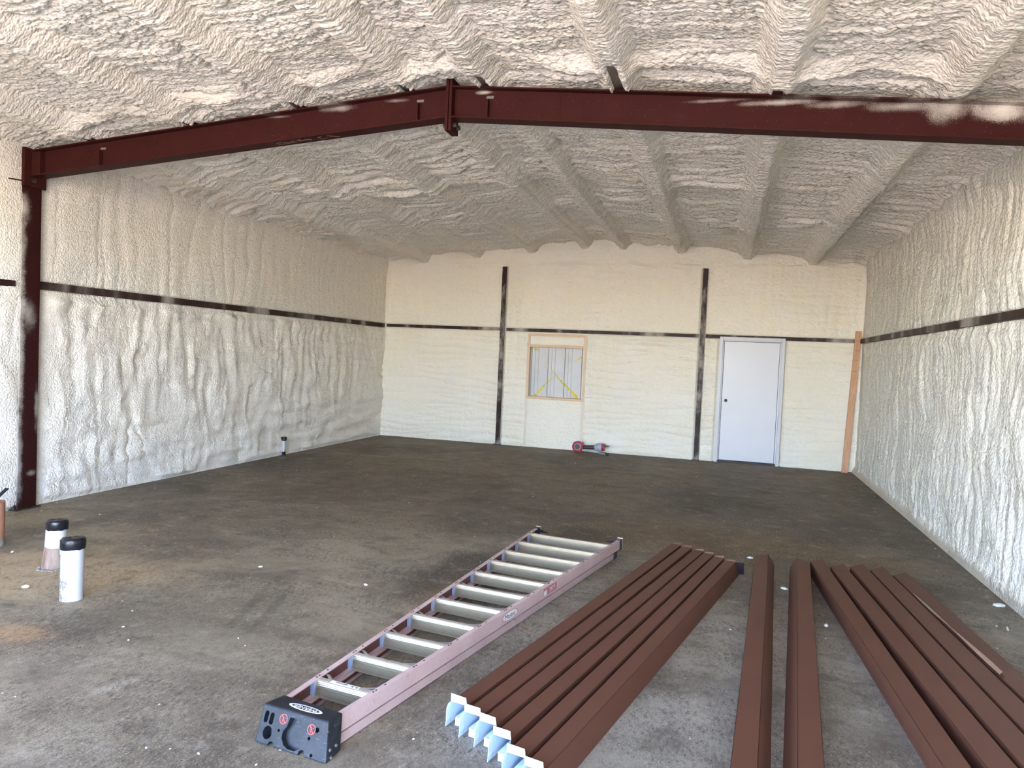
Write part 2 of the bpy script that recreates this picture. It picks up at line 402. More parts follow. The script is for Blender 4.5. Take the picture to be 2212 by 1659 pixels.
def grid_mesh(name, P, mat, keep=None, flip=False, parent=None):
    nu, nv = P.shape[:2]; idx = np.arange(nu*nv).reshape(nu, nv)
    q = np.stack([idx[:-1,:-1], idx[1:,:-1], idx[1:,1:], idx[:-1,1:]], -1)
    if flip: q = q[..., ::-1]
    if keep is not None: q = q[keep]
    q = q.reshape(-1, 4); me = bpy.data.meshes.new(name)
    me.vertices.add(nu*nv); me.vertices.foreach_set('co', P.reshape(-1, 3).astype(np.float32).ravel())
    me.loops.add(q.size); me.loops.foreach_set('vertex_index', q.astype(np.int32).ravel())
    me.polygons.add(len(q)); me.polygons.foreach_set('loop_start', np.arange(0, q.size, 4, dtype=np.int32))
    me.polygons.foreach_set('use_smooth', np.ones(len(q), dtype=bool))
    me.materials.append(mat); me.update(calc_edges=True)
    o = bpy.data.objects.new(name, me); link(o); props(o, kind='structure')
    if parent: o.parent = parent
    return o
def axis(*segs):
    a = []
    for s0, s1, st0, st1 in segs:
        x = s0; L = s1-s0
        while x < s1-1e-6:
            a.append(x); x += st0 + (st1-st0)*(x-s0)/L
    a.append(segs[-1][1]); return np.array(a)

# ------------------------------------------------------------------ floor, ground, plain front wall
fm = MB().box(XL-.25, XR+.25, YF-.1, D+.35, -.12, 0).build('floor', M_FLOOR); props(fm, kind='structure')
gr = MB().box(-60, 60, -70, YF-.1, -.2, -.05).build('ground', M_GROUND); props(gr, kind='structure')
DX0, DX1, DZ = -4.6, 0.9, 3.2                     # the overhead-door opening behind the camera
fw = MB()
fw.box(XL-.25, DX0, YF-.1, YF+.05, 0, 3.9); fw.box(DX1, XR+.25, YF-.1, YF+.05, 0, 3.9); fw.box(DX0, DX1, YF-.1, YF+.05, DZ, 3.9)
props(fw.build('wall_front', M_FOAM_B), kind='structure')

# ------------------------------------------------------------------ ceiling of sprayed foam over the purlins
def ceiling():
    X = axis((XL-.2, XR+.2, .0125, .0125)); Y = axis((YF, 2.2, .12, .06), (2.2, 5.6, .0110, .0125), (5.6, D+.12, .0135, .026))
    x, y = np.meshgrid(X, Y, indexing='ij')
    warp = .9*perlin(x*.55, y*.55, 3) + .55*perlin(x*1.7, y*1.7, 4) + .25*perlin(x*5, y*5, 5)
    dp = np.full(x.shape, 9.0); side = np.zeros(x.shape); ridge = np.zeros(x.shape); groove = np.zeros(x.shape); near = np.zeros(x.shape)
    for i, xp in enumerate(PURLINS):
        d = x - xp - .025*perlin(y*1.3, y*0+i*7.3, 40+i)
        hwid = .050 + .012*perlin(y*2.1, y*0+i*3.1, 60+i)
        r = 1 - sstep(0, 1, (np.abs(d)-hwid)/(.12+.035*perlin(y*1.9, y*0+i, 80+i)))
        ridge = np.maximum(ridge, r); near = np.maximum(near, np.exp(-(d/.2)**2))
        sgn = -1 if xp < XRG else 1
        groove += np.exp(-((d*sgn+.075)/.016)**2) * np.clip(.55+1.1*perlin(y*1.1, y*0+i*2, 20+i), 0, 1)
    # swags: rolls run across the bay and dip towards each purlin
    t = y/.105 + 2.0*warp + 1.1*near
    A = .45 + .55*np.clip(.5+perlin(x*1.3, y*1.9, 8), 0, 1)
    t2 = y/.047 + 3.1*warp + 1.6*near
    t3 = y/.23 + 1.5*warp + .7*near
    far = sstep(5.4, 8.0, y); h = (.034+.066*far)*lobes(t3, 4)*np.clip(.55+.8*perlin(x*.9, y*1.1, 28), .28, 1) + (.022+.032*far)*lobes(t, 1)*A + .011*lobes(t2, 2)
    bx, by = x/.062 + .5*warp, y/.044 + 1.1*warp
    h += .024*bub(bx, by, 6, .7)*(.6+.6*np.clip(.5+perlin(x*2, y*2, 9), 0, 1)) + .009*bub(x/.036+.3*warp, y/.026+warp, 7, .6)
    h += .022*perlin(x*1.2, y*1.2, 10) + .012*perlin(x*3.2, y*3.2, 11)
    flat = sstep(.15, .8, ridge); h = h*(1-.62*flat) + (.018*lobes(y/.058+2.2*warp+2.2*near, 9) + .009*bub(x/.05, y/.036, 12, .6))*flat
    zt = ztop(x)
    z = zt + .150 - .032*np.exp(-((y-RY+.02)/.25)**2)*(1-ridge) + .012*far*(1-ridge) - .010*far*ridge - .138*ridge - h + .034*groove
    # at the rafter: a fat roll just in front, a recess above the beam, purlin bottoms bare
    n1 = perlin(x*1.6, y*0+2, 31); rollA = np.clip(.65+1.3*n1, 0, 1)
    roll = np.exp(-((y-4.93-.05*n1)/.085)**2)*rollA*(1-.8*ridge)
    z -= .070*roll
    z = np.where(np.abs(y-(RY+.065)) < .10, np.maximum(z, zt+.012-.018*np.clip(perlin(x*5, y*5, 33), -1, 1)), z)
    z += .028*np.exp(-((y-5.12)/.05)**2)*(1-ridge)
    bare = {-.81: .38, -1.79: .16, -2.42: .14, -3.36: .10, -4.40: .07, .24: .05, -5.45: .07}
    for xp, e in bare.items():
        d = np.abs(x-xp - (.012 if e > .5 else 0))
        k = (1-sstep(.020, .042, d))*sstep(RY-e-.12, RY-e+.05, y)*(1-sstep(RY+.16, RY+.22, y))
        z = z*(1-k) + np.maximum(z, zt+.035)*k
    d = x+.81-.012; kk = sstep(RY-.65, RY-.35, y)*(1-sstep(RY-.03, RY+.0, y)); z -= kk*.026*np.exp(-((np.abs(d)-.062)/.018)**2)*(.7+.6*perlin(x*0+3, y*9, 77))
    # meet the walls
    edge = np.minimum(x-XL, XR-x); z -= .05*np.exp(-(np.clip(edge,0,9)/.10)**2)
    z -= .03*np.exp(-(np.clip(D-y,0,9)/.08)**2)
    P = np.stack([x, y, z], -1)
    return grid_mesh('ceiling', P, M_FOAM_C, flip=True)
ceiling()
rf = MB(); ex = .35
for s0, s1 in ((XL-ex, XRG), (XRG, XR+ex)):
    z0, z1 = float(ztop(s0))+.19, float(ztop(s1))+.19
    rf.hexa([(s0,YF-.12,z0),(s1,YF-.12,z1),(s1,D+.4,z1),(s0,D+.4,z0)], [(s0,YF-.12,z0+.03),(s1,YF-.12,z1+.03),(s1,D+.4,z1+.03),(s0,D+.4,z0+.03)])
props(rf.build('roof', M_GALV), kind='structure')

# ------------------------------------------------------------------ side walls
def wall_left():
    Y = axis((YF, 4.2, .15, .05), (4.2, 6.5, .013, .015), (6.5, D+.15, .016, .026)); Z = axis((-.02, 3.75, .0145, .0145))
    y, z = np.meshgrid(Y, Z, indexing='ij')
    wy = y + .10*perlin(y*1.3, z*1.3, 2) + .03*perlin(y*4, z*4, 3)
    low = 1 - sstep(1.93, 2.03, z)
    cols = np.sqrt(np.abs(perlin(wy*3.4, z*.55+4, 5))+.002) - .45       # vertical creases
    rows = np.sqrt(np.abs(perlin(wy*.9+9, z*5.2, 6))+.002) - .45
    mrow = sstep(1.15, .35, z)*.9 + .25
    crk = np.exp(-(perlin(wy*2.6, z*.42+4, 5)/.035)**2)*np.clip(perlin(y*1.1+3, z*1.0, 6)*2.2, 0, 1)
    crk2 = np.exp(-(perlin(wy*.5+9, z*2.8, 7)/.035)**2)*np.clip(perlin(y*1.3, z*1.3+5, 20)*2.2, 0, 1)
    h = low*(.018*perlin(wy*1.6, z*2.0, 8) + .024*perlin(wy*6.5, z*2.2, 21)*(1.1-.6*mrow) + .024*perlin(wy*1.8, z*7.5, 22)*(.45+.8*mrow) + .010*lobes(wy/.16+.6*perlin(y, z, 24), 25)*(1-.6*mrow) + .012*lobes(z/.13+.7*perlin(y*1.2, z, 26), 27)*(.2+.8*mrow)
             + .008*cols + .010*rows*mrow + .008*perlin(wy*9, z*8, 9) - .020*crk - .012*crk2)
    up = 1-low
    h += up*(.012*(np.sqrt(np.abs(perlin(wy*5.2, z*.5, 15))) - .4)*1.5 + .018*perlin(wy*.9, z*.9, 16))
    h += .013*bub(wy/.046, z/.042, 11)*(.55+.8*np.clip(.4+perlin(y*2, z*2, 13), 0, 1)) + .007*bub(wy/.031, z/.031, 12)
    h += .035*np.exp(-((z-1.93)/.07)**2)*(.6+.8*perlin(y*4, z*0, 17)) - .012*sstep(.0, .06, .06-z)
    h += .030*sstep(3.0, 3.25, z)
    # recess for the girt, thin strip behind the column, fat foam in front of it
    h = np.where(np.abs(z-2.08) < .034, np.minimum(h, -.03), h)
    c = y-5.24
    h = np.where((c > .07) & (c < .30), h*(sstep(.07, .30, c)) - .045*(1-sstep(.10, .30, c)), h)
    h = np.where((c > -.03) & (c <= .07), .045, h)
    h = np.where(c <= -.03, np.minimum(h*(.25+.75*sstep(-.05, -.45, c)) + .052*sstep(-.45, -.10, c) + .010*perlin(y*3, z*3, 19), .066+.05*sstep(-.12, -.3, c)), h)
    sk = sstep(.0, .05, z); h = h*sk + (1-sk)*.012
    x = XL + h
    return grid_mesh('wall_left', np.stack([x, y, z], -1), M_FOAM_L)
wall_left()
def wall_right():
    Y = axis((YF, 4.6, .15, .05), (4.6, 8.0, .0135, .016), (8.0, D+.15, .017, .026)); Z = axis((-.02, 3.75, .0145, .0145))
    y, z = np.meshgrid(Y, Z, indexing='ij')
    wy = y + .09*perlin(y*1.1, z*1.4, 52) + .035*perlin(y*3.5, z*4, 53) + .012*perlin(y*9, z*9, 50)
    cols = np.sqrt(np.abs(perlin(wy*4.2, z*.45+4, 55))+.002) - .45
    t = wy/.20 + .5*perlin(y*.7, z*.7, 56); tb = wy/.085 + .6*perlin(y*1.5, z*1.2, 64)
    h = .020*perlin(wy*1.8, z*1.8, 58) + .030*cols + .046*lobes(t, 3)*np.clip(.55+.9*perlin(y*.8, z*1.6, 65), .1, 1) + .020*lobes(tb, 66) + .014*perlin(wy*6, z*4, 59)
    h += .012*bub(wy/.050, z/.075, 61)*(.5+.8*np.clip(.4+perlin(y*2, z*2, 63), 0, 1)) + .005*bub(wy/.026, z/.026, 62)
    h += .030*np.exp(-((z-1.93)/.06)**2)*(.6+.8*perlin(y*4, z*0, 67))
    h += .028*sstep(.11, .05, z) - .006*perlin(y*3, z*3, 70) + .03*sstep(3.0, 3.25, z)
    h = np.where(np.abs(z-2.08) < .034, np.minimum(h, -.02), h)
    h = h*(.25+.75*sstep(.05, .5, D-y))
    sk = sstep(.015, .12, z); h = h*sk + (1-sk)*(.055-.25*np.clip(z, 0, .12))
    x = XR + .03 - h
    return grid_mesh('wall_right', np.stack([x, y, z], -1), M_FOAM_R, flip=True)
wall_right()
# ------------------------------------------------------------------ back wall
WX0, WX1, WZ0, WZ1 = -3.352, -2.378, .905, 1.79       # boarded opening
LX0, LX1, LZ = -.096, .925, 2.083                     # door frame outline
def wall_back():
    X = axis((XL-.12, XR+.12, .0185, .0185)); Z = axis((-.02, 3.78, .0165, .0165))
    x, z = np.meshgrid(X, Z, indexing='ij')
    wx = x + .05*perlin(x*1.5, z*1.5, 102) + .02*perlin(x*5, z*5, 103)
    wz = z + .04*perlin(x*1.5, z*1.5, 104)
    low = 1 - sstep(1.95, 2.03, z)
    rows = np.sqrt(np.abs(perlin(wx*.8, wz*7.5, 105))+.002) - .45
    cols = np.sqrt(np.abs(perlin(wx*5, wz*.6, 106))+.002) - .45
    h = .020*perlin(wx*1.6, wz*1.6, 107) + rows*(.013+.024*low) + cols*(.018-.006*low)
    h += .016*bub(wx/.075, wz/.05, 108)*(.4+.9*np.clip(.4+perlin(x*1.7, z*1.7, 109), 0, 1)) + .0025*bub(wx/.03, wz/.03, 110)
    h += .020*np.exp(-((z-1.95)/.05)**2)*(.5+.8*perlin(x*5, z*0, 117))*low
    h += .026*np.exp(-((z-3.24-.05*perlin(x*2, z*0, 118))/.05)**2)*(.5+perlin(x*3, z*3, 119))
    h += sstep(3.26, 3.5, z)*.03
    h = np.where(np.abs(z-2.083) < .026, np.minimum(h, -.02), h)
    for px in (-3.87, -.385):
        d = np.abs(x-px); m = (z < 3.2); h = np.where(m & (d < .05), -.03, h)
        h = np.where(m & (d >= .05) & (d < .11), h+.008*np.exp(-((d-.075)/.02)**2), h)
    h = np.where((x > WX0-.06) & (x < WX1+.06) & (z < 2.03) & (z > 0), np.minimum(h, .004), h)
    h = np.where((z > WZ1+.045) & (z < 1.99) & (x > WX0) & (x < WX1), -.022+h*.5, h)
    h = np.where((x > LX0-.02) & (x < LX1+.02) & (z < LZ+.02), -.05, h)
    xc, zc = (x[:-1,:-1]+x[1:,1:])/2, (z[:-1,:-1]+z[1:,1:])/2
    hole = (xc > WX0) & (xc < WX1) & (zc > WZ0) & (zc < WZ1)
    hole |= (xc > LX0+.05) & (xc < LX1-.05) & (zc < LZ-.06)
    return grid_mesh('wall_back', np.stack([x, D-h, z], -1), M_FOAM_B, keep=~hole, flip=True)
wall_back()
props(MB().box(XL-.2, XR+.2, D+.23, D+.26, -.1, 3.9).build('wall_back_cladding', M_GALV), kind='structure')
for nm, x0, x1 in (('wall_left_cladding', XL-.28, XL-.25), ('wall_right_cladding', XR+.25, XR+.28)):
    props(MB().box(x0, x1, YF-.1, D+.3, -.1, 3.6).build(nm, M_GALV), kind='structure')

# ------------------------------------------------------------------ steel frame: column, rafters, ridge plates
SPR = [(1.55,RY,3.285,.18,.075,.95), (1.85,RY,3.27,.34,.085,.95), (1.28,RY,3.30,.14,.09,.55), (.62,RY,3.375,.20,.03,.45), (.25,RY,3.42,.26,.022,.6), (1.0,RY,3.35,.22,.035,.5), (-.15,RY,3.44,.20,.014,.35)]
SPR_R = [(cx, RY+.06, float(ztop(cx))-.035, rx, rz, a) for cx, _, _, rx, rz, a in SPR] + [(-1.83,RY+.06,3.572,.08,.016,.6), (1.25,RY+.06,3.29,.1,.11,.45)]
def local(L, xa, xb):
    xm = (xa+xb)/2; return [(a-xm, b-RY-.065, c-float(ztop(xm))+.24, d, e, f) for a, b, c, d, e, f in L]
M_RAFT_R = mat_steel('primer_with_overspray', spray=local(SPR_R, -2.078, XR+.15))
M_RAFT_L = mat_steel('primer_left_rafter', spray=local([(-3.05,RY+.06,3.515,.16,.03,.42), (-2.55,RY+.06,3.55,.10,.015,.3), (-3.6,RY+.06,3.475,.12,.012,.25)], -6.12, -2.122))
def rafter(name, label, xa, xb, mat, stiff):
    t = thing(name, label, 'beam', ((xa+xb)/2, RY+.065, float(ztop((xa+xb)/2))-.24))
    ox, oy, oz = t.location
    def slab(y0, y1, d0, d1, mi=0):
        mb = MB(); pts = []
        for d in (d1, d0):
            pts.append([(xa-ox, y0-oy, float(ztop(xa))-d-oz), (xb-ox, y0-oy, float(ztop(xb))-d-oz), (xb-ox, y1-oy, float(ztop(xb))-d-oz), (xa-ox, y1-oy, float(ztop(xa))-d-oz)])
        return mb.hexa(pts[0], pts[1])
    slab(RY, RY+.13, 0, .010).build('top_flange', mat, t)
    slab(RY+.061, RY+.069, .010, .225).build('web', mat, t)
    slab(RY, RY+.13, .225, .235).build('bottom_flange', mat, t)
    for sx in stiff:
        zt = float(ztop(sx)); mb = MB()
        mb.box(sx-.012-ox, sx+.012-ox, RY+.02-oy, RY+.061-oy, zt-.225-oz, zt-.085-oz)
        mb.build('stiffener', mat, t)
        MB().box(sx-.028-ox+.015, sx+.028-ox+.015, RY+.0575-oy, RY+.0612-oy, zt-.072-oz, zt-.052-oz).build('bare_patch', M_GREYPATCH, t, bevel=.001)
    for w_ in ([-1.25, 1.22] if xb > 0 else []):
        zt = float(ztop(w_)); MB().box(w_-.003-ox, w_+.003-ox, RY+.058-oy, RY+.062-oy, zt-.224-oz, zt-.012-oz).build('weld_seam', mat, t)
    return t
rl = rafter('rafter_beam', 'dark red-brown steel rafter sloping up from the left column to the ridge', -6.12, -2.122, M_RAFT_L, (-5.38, -2.363))
rr = rafter('rafter_beam', 'dark red-brown steel rafter running right from the ridge, white overspray along its top', -2.078, XR+.15, M_RAFT_R, (-1.80,))
for sx, par, s in ((-2.104, rl, -1), (-2.076, rr, 1)):      # bolted end plates at the ridge
    o = par.location; pl = MB().box(sx-.012-o.x, sx+.010-o.x, RY-.005-o.y, RY+.155-o.y, 3.285-o.z, 3.675-o.z).build('ridge_plate', M_STEEL, par, bevel=.002)
    bx = sx + .016*s
    for yy in (RY+.045, RY+.115):
        MB().tube([(bx-o.x-.002*s, yy-o.y, 3.335-o.z), (bx-o.x+.022*s, yy-o.y, 3.335-o.z)], .017, 6).build('bolt', M_RUSTBOLT, pl)
o = rl.location                                             # knee end plate with its bolt
kp = MB().box(-6.15-o.x, -6.118-o.x, RY-.06-o.y, RY+.165-o.y, 2.955-o.z, 3.295-o.z).build('knee_plate', M_STEEL, rl, bevel=.002)
MB().tube([(-6.12-o.x, RY+.03-o.y, 3.01-o.z), (-6.095-o.x, RY+.03-o.y, 3.01-o.z)], .018, 6).build('bolt', M_RUSTBOLT, kp)
MB().box(-6.118-o.x, -6.02-o.x, RY+.01-o.y, RY+.061-o.y, 3.05-o.z, 3.27-o.z).build('knee_stiffener', M_RAFT_L, rl)
MB().bar((-6.145-o.x, RY-.055-o.y, 2.995-o.z), (-6.20-o.x, RY-.26-o.y, 2.985-o.z), .006, .012).build('flange_brace', M_STEEL, rl)
# chalked marks under the left rafter
mk = MB()
def scr(mb, pts, r=.0016):
    P = [(-3.60+u-o.x, RY+.015+v*1.0-o.y, float(ztop(-3.60+u))-.2362-o.z) for u, v in pts]; mb.tube(P, r, 5)
scr(mk, [(.05,.02),(.0,.035),(.0,.06),(.06,.07),(.17,.06)]); scr(mk, [(.06,.03),(.11,.045)]); scr(mk, [(.13,.035),(.17,.03)])
scr(mk, [(.23,.02),(.19,.03),(.20,.05),(.25,.05)]); scr(mk, [(.26,.03),(.31,.06)])
scr(mk, [(.42,.02),(.38,.03),(.38,.06),(.42,.08),(.45,.06)]); scr(mk, [(.47,.02),(.55,.08)])
mk.build('chalk_mark', M_CHALK, rl)
def column(name, label, x, sgn, base=True):
    t = thing(name, label, 'column', (x, RY+.05, 0))
    COLSPR = [(0,-.10,2.75,.09,.16,.75), (0,-.11,1.5,.06,.9,.8), (0,-.11,2.3,.06,.6,.7), (0,-.03,1.80,.09,.16,.45), (0,-.11,.55,.06,.6,.65), (0,.03,.33,.06,.03,.3), (0,.08,.95,.03,.22,.45)]
    m = mat_steel('column_primer', (.026,.0068,.0058), COLSPR)
    MB().box(-.006, .006, -.10, .09, .012, float(ztop(x))-.03).build('inner_flange', m, t)
    MB().box(*sorted((-.006*sgn, -.30*sgn)), -.008, .004, .012, float(ztop(x))-.05).build('web', M_STEEL, t)
    if base:
        bp = MB().box(*sorted((.03*sgn, -.30*sgn)), -.13, .12, 0, .012).build('base_plate', M_RUSTBOLT, t)
        mb = MB().tube([(-.02, -.115, .012), (-.02, -.115, .085)], .011, 8).tube([(-.02,-.115,.012),(-.02,-.115,.04)], .021, 6)
        mb.build('anchor_bolt', M_RUSTBOLT, bp)
    return t
column('steel_column', 'dark brown steel column against the left wall with overspray on its edge', -6.15, 1)
column('steel_column', 'brown steel column carrying the right end of the rafter, outside the right frame edge', XR+.04, -1)

# purlins: mostly buried in the foam, tips bare over the rafter
PL = {-5.45: 'roof purlin nearest the left wall, dark tip bare above the rafter', -4.40: 'second roof purlin from the left wall, buried in foam',
      -3.36: 'third roof purlin from the left wall, buried in foam', -2.42: 'foam-covered roof purlin just left of the ridge',
      -1.79: 'foam-covered roof purlin just right of the ridge with a bare brown tip', -.81: 'roof purlin right of the ridge with a long bare brown underside',
      .24: 'second-last roof purlin towards the right wall, buried in foam', 1.25: 'roof purlin nearest the right wall, thickly covered in foam'}
for xp, lb in PL.items():
    z0 = float(ztop(xp))+.002; t = thing('roof_purlin', lb, 'beam', (xp, RY+.06, z0))
    s_ = 1 if xp > XRG else -1; y0, y1 = YF+.1-RY, D-.2-RY
    MB().box(-.034, .034, y0, y1, 0, .004).build('bottom_flange', M_PURL, t)
    MB().box(*sorted((-.034*s_, -.030*s_)), y0, y1, .004, .15).build('web', M_PURL, t)
    MB().box(*sorted((.030*s_, .034*s_)), y0, y1, .004, .020).build('lip', M_PURL, t)

# ------------------------------------------------------------------ girts and end posts
def girt(name, label, p, q, nrm, hgt=.07, mat=M_GIRT):
    p, q = Vector(p), Vector(q); t = thing(name, label, 'beam', (p+q)/2)
    d = (q-p)/2; n = Vector(nrm)
    MB().hexa([-d - Vector((0,0,hgt/2)), d - Vector((0,0,hgt/2)), d - n*.006 - Vector((0,0,hgt/2)), -d - n*.006 - Vector((0,0,hgt/2))],
              [-d + Vector((0,0,hgt/2)), d + Vector((0,0,hgt/2)), d - n*.006 + Vector((0,0,hgt/2)), -d - n*.006 + Vector((0,0,hgt/2))]).build('face_flange', mat, t)
    for s in (-1, 1):
        zz = Vector((0,0,s*hgt/2)); zi = Vector((0,0,s*(hgt/2-.005)))
        MB().hexa([-d-n*.006+zi, d-n*.006+zi, d-n*.06+zi, -d-n*.06+zi], [-d-n*.006+zz, d-n*.006+zz, d-n*.06+zz, -d-n*.06+zz]).build('web', mat, t)
    return t
girt('wall_girt', 'brown girt with white overspray running along the left wall behind the column', (XL+.035, 5.36, 2.08), (XL+.035, D-.03, 2.08), (1,0,0), .072)
girt('wall_girt', 'short grey-sprayed girt end on the left wall in front of the column', (XL+.055, 2.4, 2.066), (XL+.055, 5.12, 2.066), (1,0,0), .058)
girt('wall_girt', 'brown girt rising across the right wall', (XR-.025, 2.4, 2.08), (XR-.025, D-.05, 2.08), (-1,0,0), .068)
girt('wall_girt', 'brown girt on the back wall, left of the first end post', (XL+.07, D-.03, 2.086), (-3.92, D-.03, 2.086), (0,-1,0), .054)
girt('wall_girt', 'brown girt on the back wall above the boarded opening, between the posts', (-3.80, D-.03, 2.084), (-.44, D-.03, 2.084), (0,-1,0), .056)
girt('wall_girt', 'brown girt on the back wall above the door, right of the second post', (-.33, D-.03, 2.082), (XR-.06, D-.03, 2.082), (0,-1,0), .058)
def mat_post():
    t = NT('post_with_overspray'); v = t.map(); g = t.noise(v, 140, 2, .7)
    n = t.noise(t.map(scale=(2.5,2.5,.9)), 2.4, 4, .6); s_ = t.math('MULTIPLY_ADD', g, .28, n)
    c = t.mix(t.ramp(s_, [(.62, 0.0), (.84, .9)]), (.024,.009,.008), (.50,.45,.39)); return t.fin(c, .5, spec=.2)
M_POST = mat_post()
def post(label, xb, wdt):
    t = thing('end_post', label, 'column', (xb, D-.02, 0))
    MB().box(-wdt/2, wdt/2, -.028, -.020, .012, 3.2).build('front_flange', M_POST, t)
    MB().box(-.005, .005, -.020, .012, .012, 3.2).build('web', M_POST, t)
    MB().box(-wdt/2-.03, wdt/2+.02, -.055, .0, 0, .012).build('base_plate', M_RUSTBOLT, t)
    return t
post('narrow brown end post on the back wall left of the boarded opening', -3.872, .084)
post('narrow brown end post on the back wall left of the white door', -.384, .080)

# ------------------------------------------------------------------ boarded window opening: lumber frame and corrugated sheet
wo = thing('window_1', None, None, ((WX0+WX1)/2, D, 0)); props(wo, kind='structure')
ox = wo.location.x
for xs, nm in ((WX0-.047, 'stud'), (WX1, 'stud')):
    MB().box(xs-ox, xs+.047-ox, -.016, .14, .0, WZ0-.045).build('stud', M_FIRWORN, wo)
    MB().box(xs-ox+.002, xs+.045-ox, -.022, .14, WZ0-.045, 2.025).build('stud', M_PINE, wo)
MB().box(WX0-ox, WX1-ox, -.020, .14, WZ1, WZ1+.042).build('header', M_PINEX, wo)
MB().box(WX0-ox, WX1-ox, -.020, .14, 1.99, 2.030).build('header', M_PINEX, wo)
MB().box(WX0-ox-.02, WX1-ox+.015, -.028, .14, WZ0-.043, WZ0).build('sill', M_PINEX, wo)
# ribbed sheet
prof = []; x = WX0-.02
pat = [(.0,0),(.07,0),(.078,-.032),(.118,-.032),(.126,0),(.165,0),(.168,-.010),(.182,-.010),(.185,0),(.228,0),(.231,-.010),(.245,-.010),(.248,0)]
pts = []
k = 0
while x + k*.305 < WX1+.05:
    for a, b in pat: pts.append((x + k*.305 + a - .09 - ox, b + .135))
    pts.append((x + k*.305 + .299 - .09 - ox, .135)); k += 1
pts = [q for q in pts if WX0-.045 < q[0]+ox < WX1+.045]
mb = MB().extrude(pts + [(a, b+.002) for a, b in reversed(pts)], (0,0,WZ0-.02), (1,0,0), (0,1,0), (0,0,WZ1-WZ0+.04))
sheet = mb.build('metal_sheet', M_GALV, wo)
def sheet_y(xx):
    for (a, b), (c, d) in zip(pts, pts[1:]):
        if a <= xx <= c: return b + (d-b)*((xx-a)/max(c-a, 1e-6)) - .0015
    return .133
def paint(p, q, w0, w1):
    n = 60; mb = MB(); vs = []
    for i in range(n+1):
        f = i/n; xx = p[0]+(q[0]-p[0])*f; zz = p[1]+(q[1]-p[1])*f; wd = w0+(w1-w0)*f
        dx, dz = q[0]-p[0], q[1]-p[1]; L = math.hypot(dx, dz); nx, nz = -dz/L*wd/2, dx/L*wd/2
        vs += [(xx+nx, sheet_y(xx+nx), zz+nz), (xx-nx, sheet_y(xx-nx), zz-nz)]
    mb.add(vs, [(2*i, 2*i+1, 2*i+3, 2*i+2) for i in range(n)]); return mb.build('paint_stroke', M_YEL, sheet)
sw, sh = WX1-WX0, WZ1-WZ0
def sp(u, v): return (WX0 + u*sw - ox, WZ1 - v*sh)
paint(sp(.20,.22), sp(.57,.66), .004, .018); paint(sp(.57,.66), sp(.90,.985), .036, .052)
paint(sp(.10,.985), sp(.38,.63), .040, .022); paint(sp(.38,.63), sp(.47,.57), .016, .004)
paint(sp(.82,.26), sp(.96,.16), .010, .034); paint(sp(.05,.045), sp(.12,.05), .04, .03)
paint(sp(0.0,.985), sp(.16,.985), .012, .012)

# ------------------------------------------------------------------ door
dr = thing('door_1', None, None, ((LX0+LX1)/2, D, 0)); props(dr, kind='structure')
ox = dr.location.x
JW = .052
for x0, x1, z0, z1 in ((LX0, LX0+JW, 0, LZ), (LX1-JW, LX1, 0, LZ), (LX0+JW, LX1-JW, LZ-JW, LZ)):
    MB().box(x0-ox, x1-ox, -.035, .11, z0, z1).build('door_frame', M_DFRAME, dr, bevel=.003)
for x0, x1, z0, z1 in ((LX0+JW, LX0+JW+.018, .03, LZ-JW), (LX1-JW-.018, LX1-JW, .03, LZ-JW), (LX0+JW, LX1-JW, LZ-JW-.014, LZ-JW)):
    MB().box(x0-ox, x1-ox, .020, .11, z0, z1).build('door_stop', M_DOOR, dr)
MB().box(LX0+JW+.004-ox, LX1-JW-.004-ox, .050, .06, .03, LZ-JW-.004).build('gasket', M_SEAL, dr)
leaf = MB().box(LX0+JW+.026-ox, LX1-JW-.024-ox, .036, .085, .035, LZ-JW-.022).build('door_leaf', M_DOOR, dr, bevel=.003)
MB().box(LX0+JW-ox, LX1-JW-ox, -.02, .11, 0, .028).build('threshold', M_RUSTBOLT, dr)
kx, kz = .046-ox, 1.028
MB().tube([(kx, .036, kz), (kx, .028, kz)], .033, 20).build('knob_plate', M_DFRAME, leaf, smooth=True)
MB().tube([(kx, .030, kz), (kx, .012, kz), (kx, -.006, kz), (kx, -.014, kz)], [.011, .014, .026, .018], 16).build('door_knob', M_RUSTBOLT, leaf, smooth=True)
MB().box(kx-.028, kx+.028, .0335, .0362, kz-.055, kz+.055).build('latch_guard', M_DOOR, leaf, bevel=.001)

# leaning stud by the right corner
ls = thing('wood_stud', 'reddish wooden stud leaning against the back wall in the right corner', 'lumber', (1.905, D-.10, 0))
st = MB(); st.hexa([(-.045,-.03,0),(.045,-.03,0),(.045,.008,0),(-.045,.008,0)], [(.047,.022,2.238),(.137,.022,2.238),(.137,.06,2.238),(.047,.06,2.238)])
st.build('board', M_FIR, ls)
for zz in (2.08, 1.93, 1.78, 1.60):
    u = zz/2.238; MB().box(-.040+.092*u, .035+.092*u, -.0312+.052*u, -.029+.052*u, zz, zz+.005).build('pencil_mark', M_INK, ls)

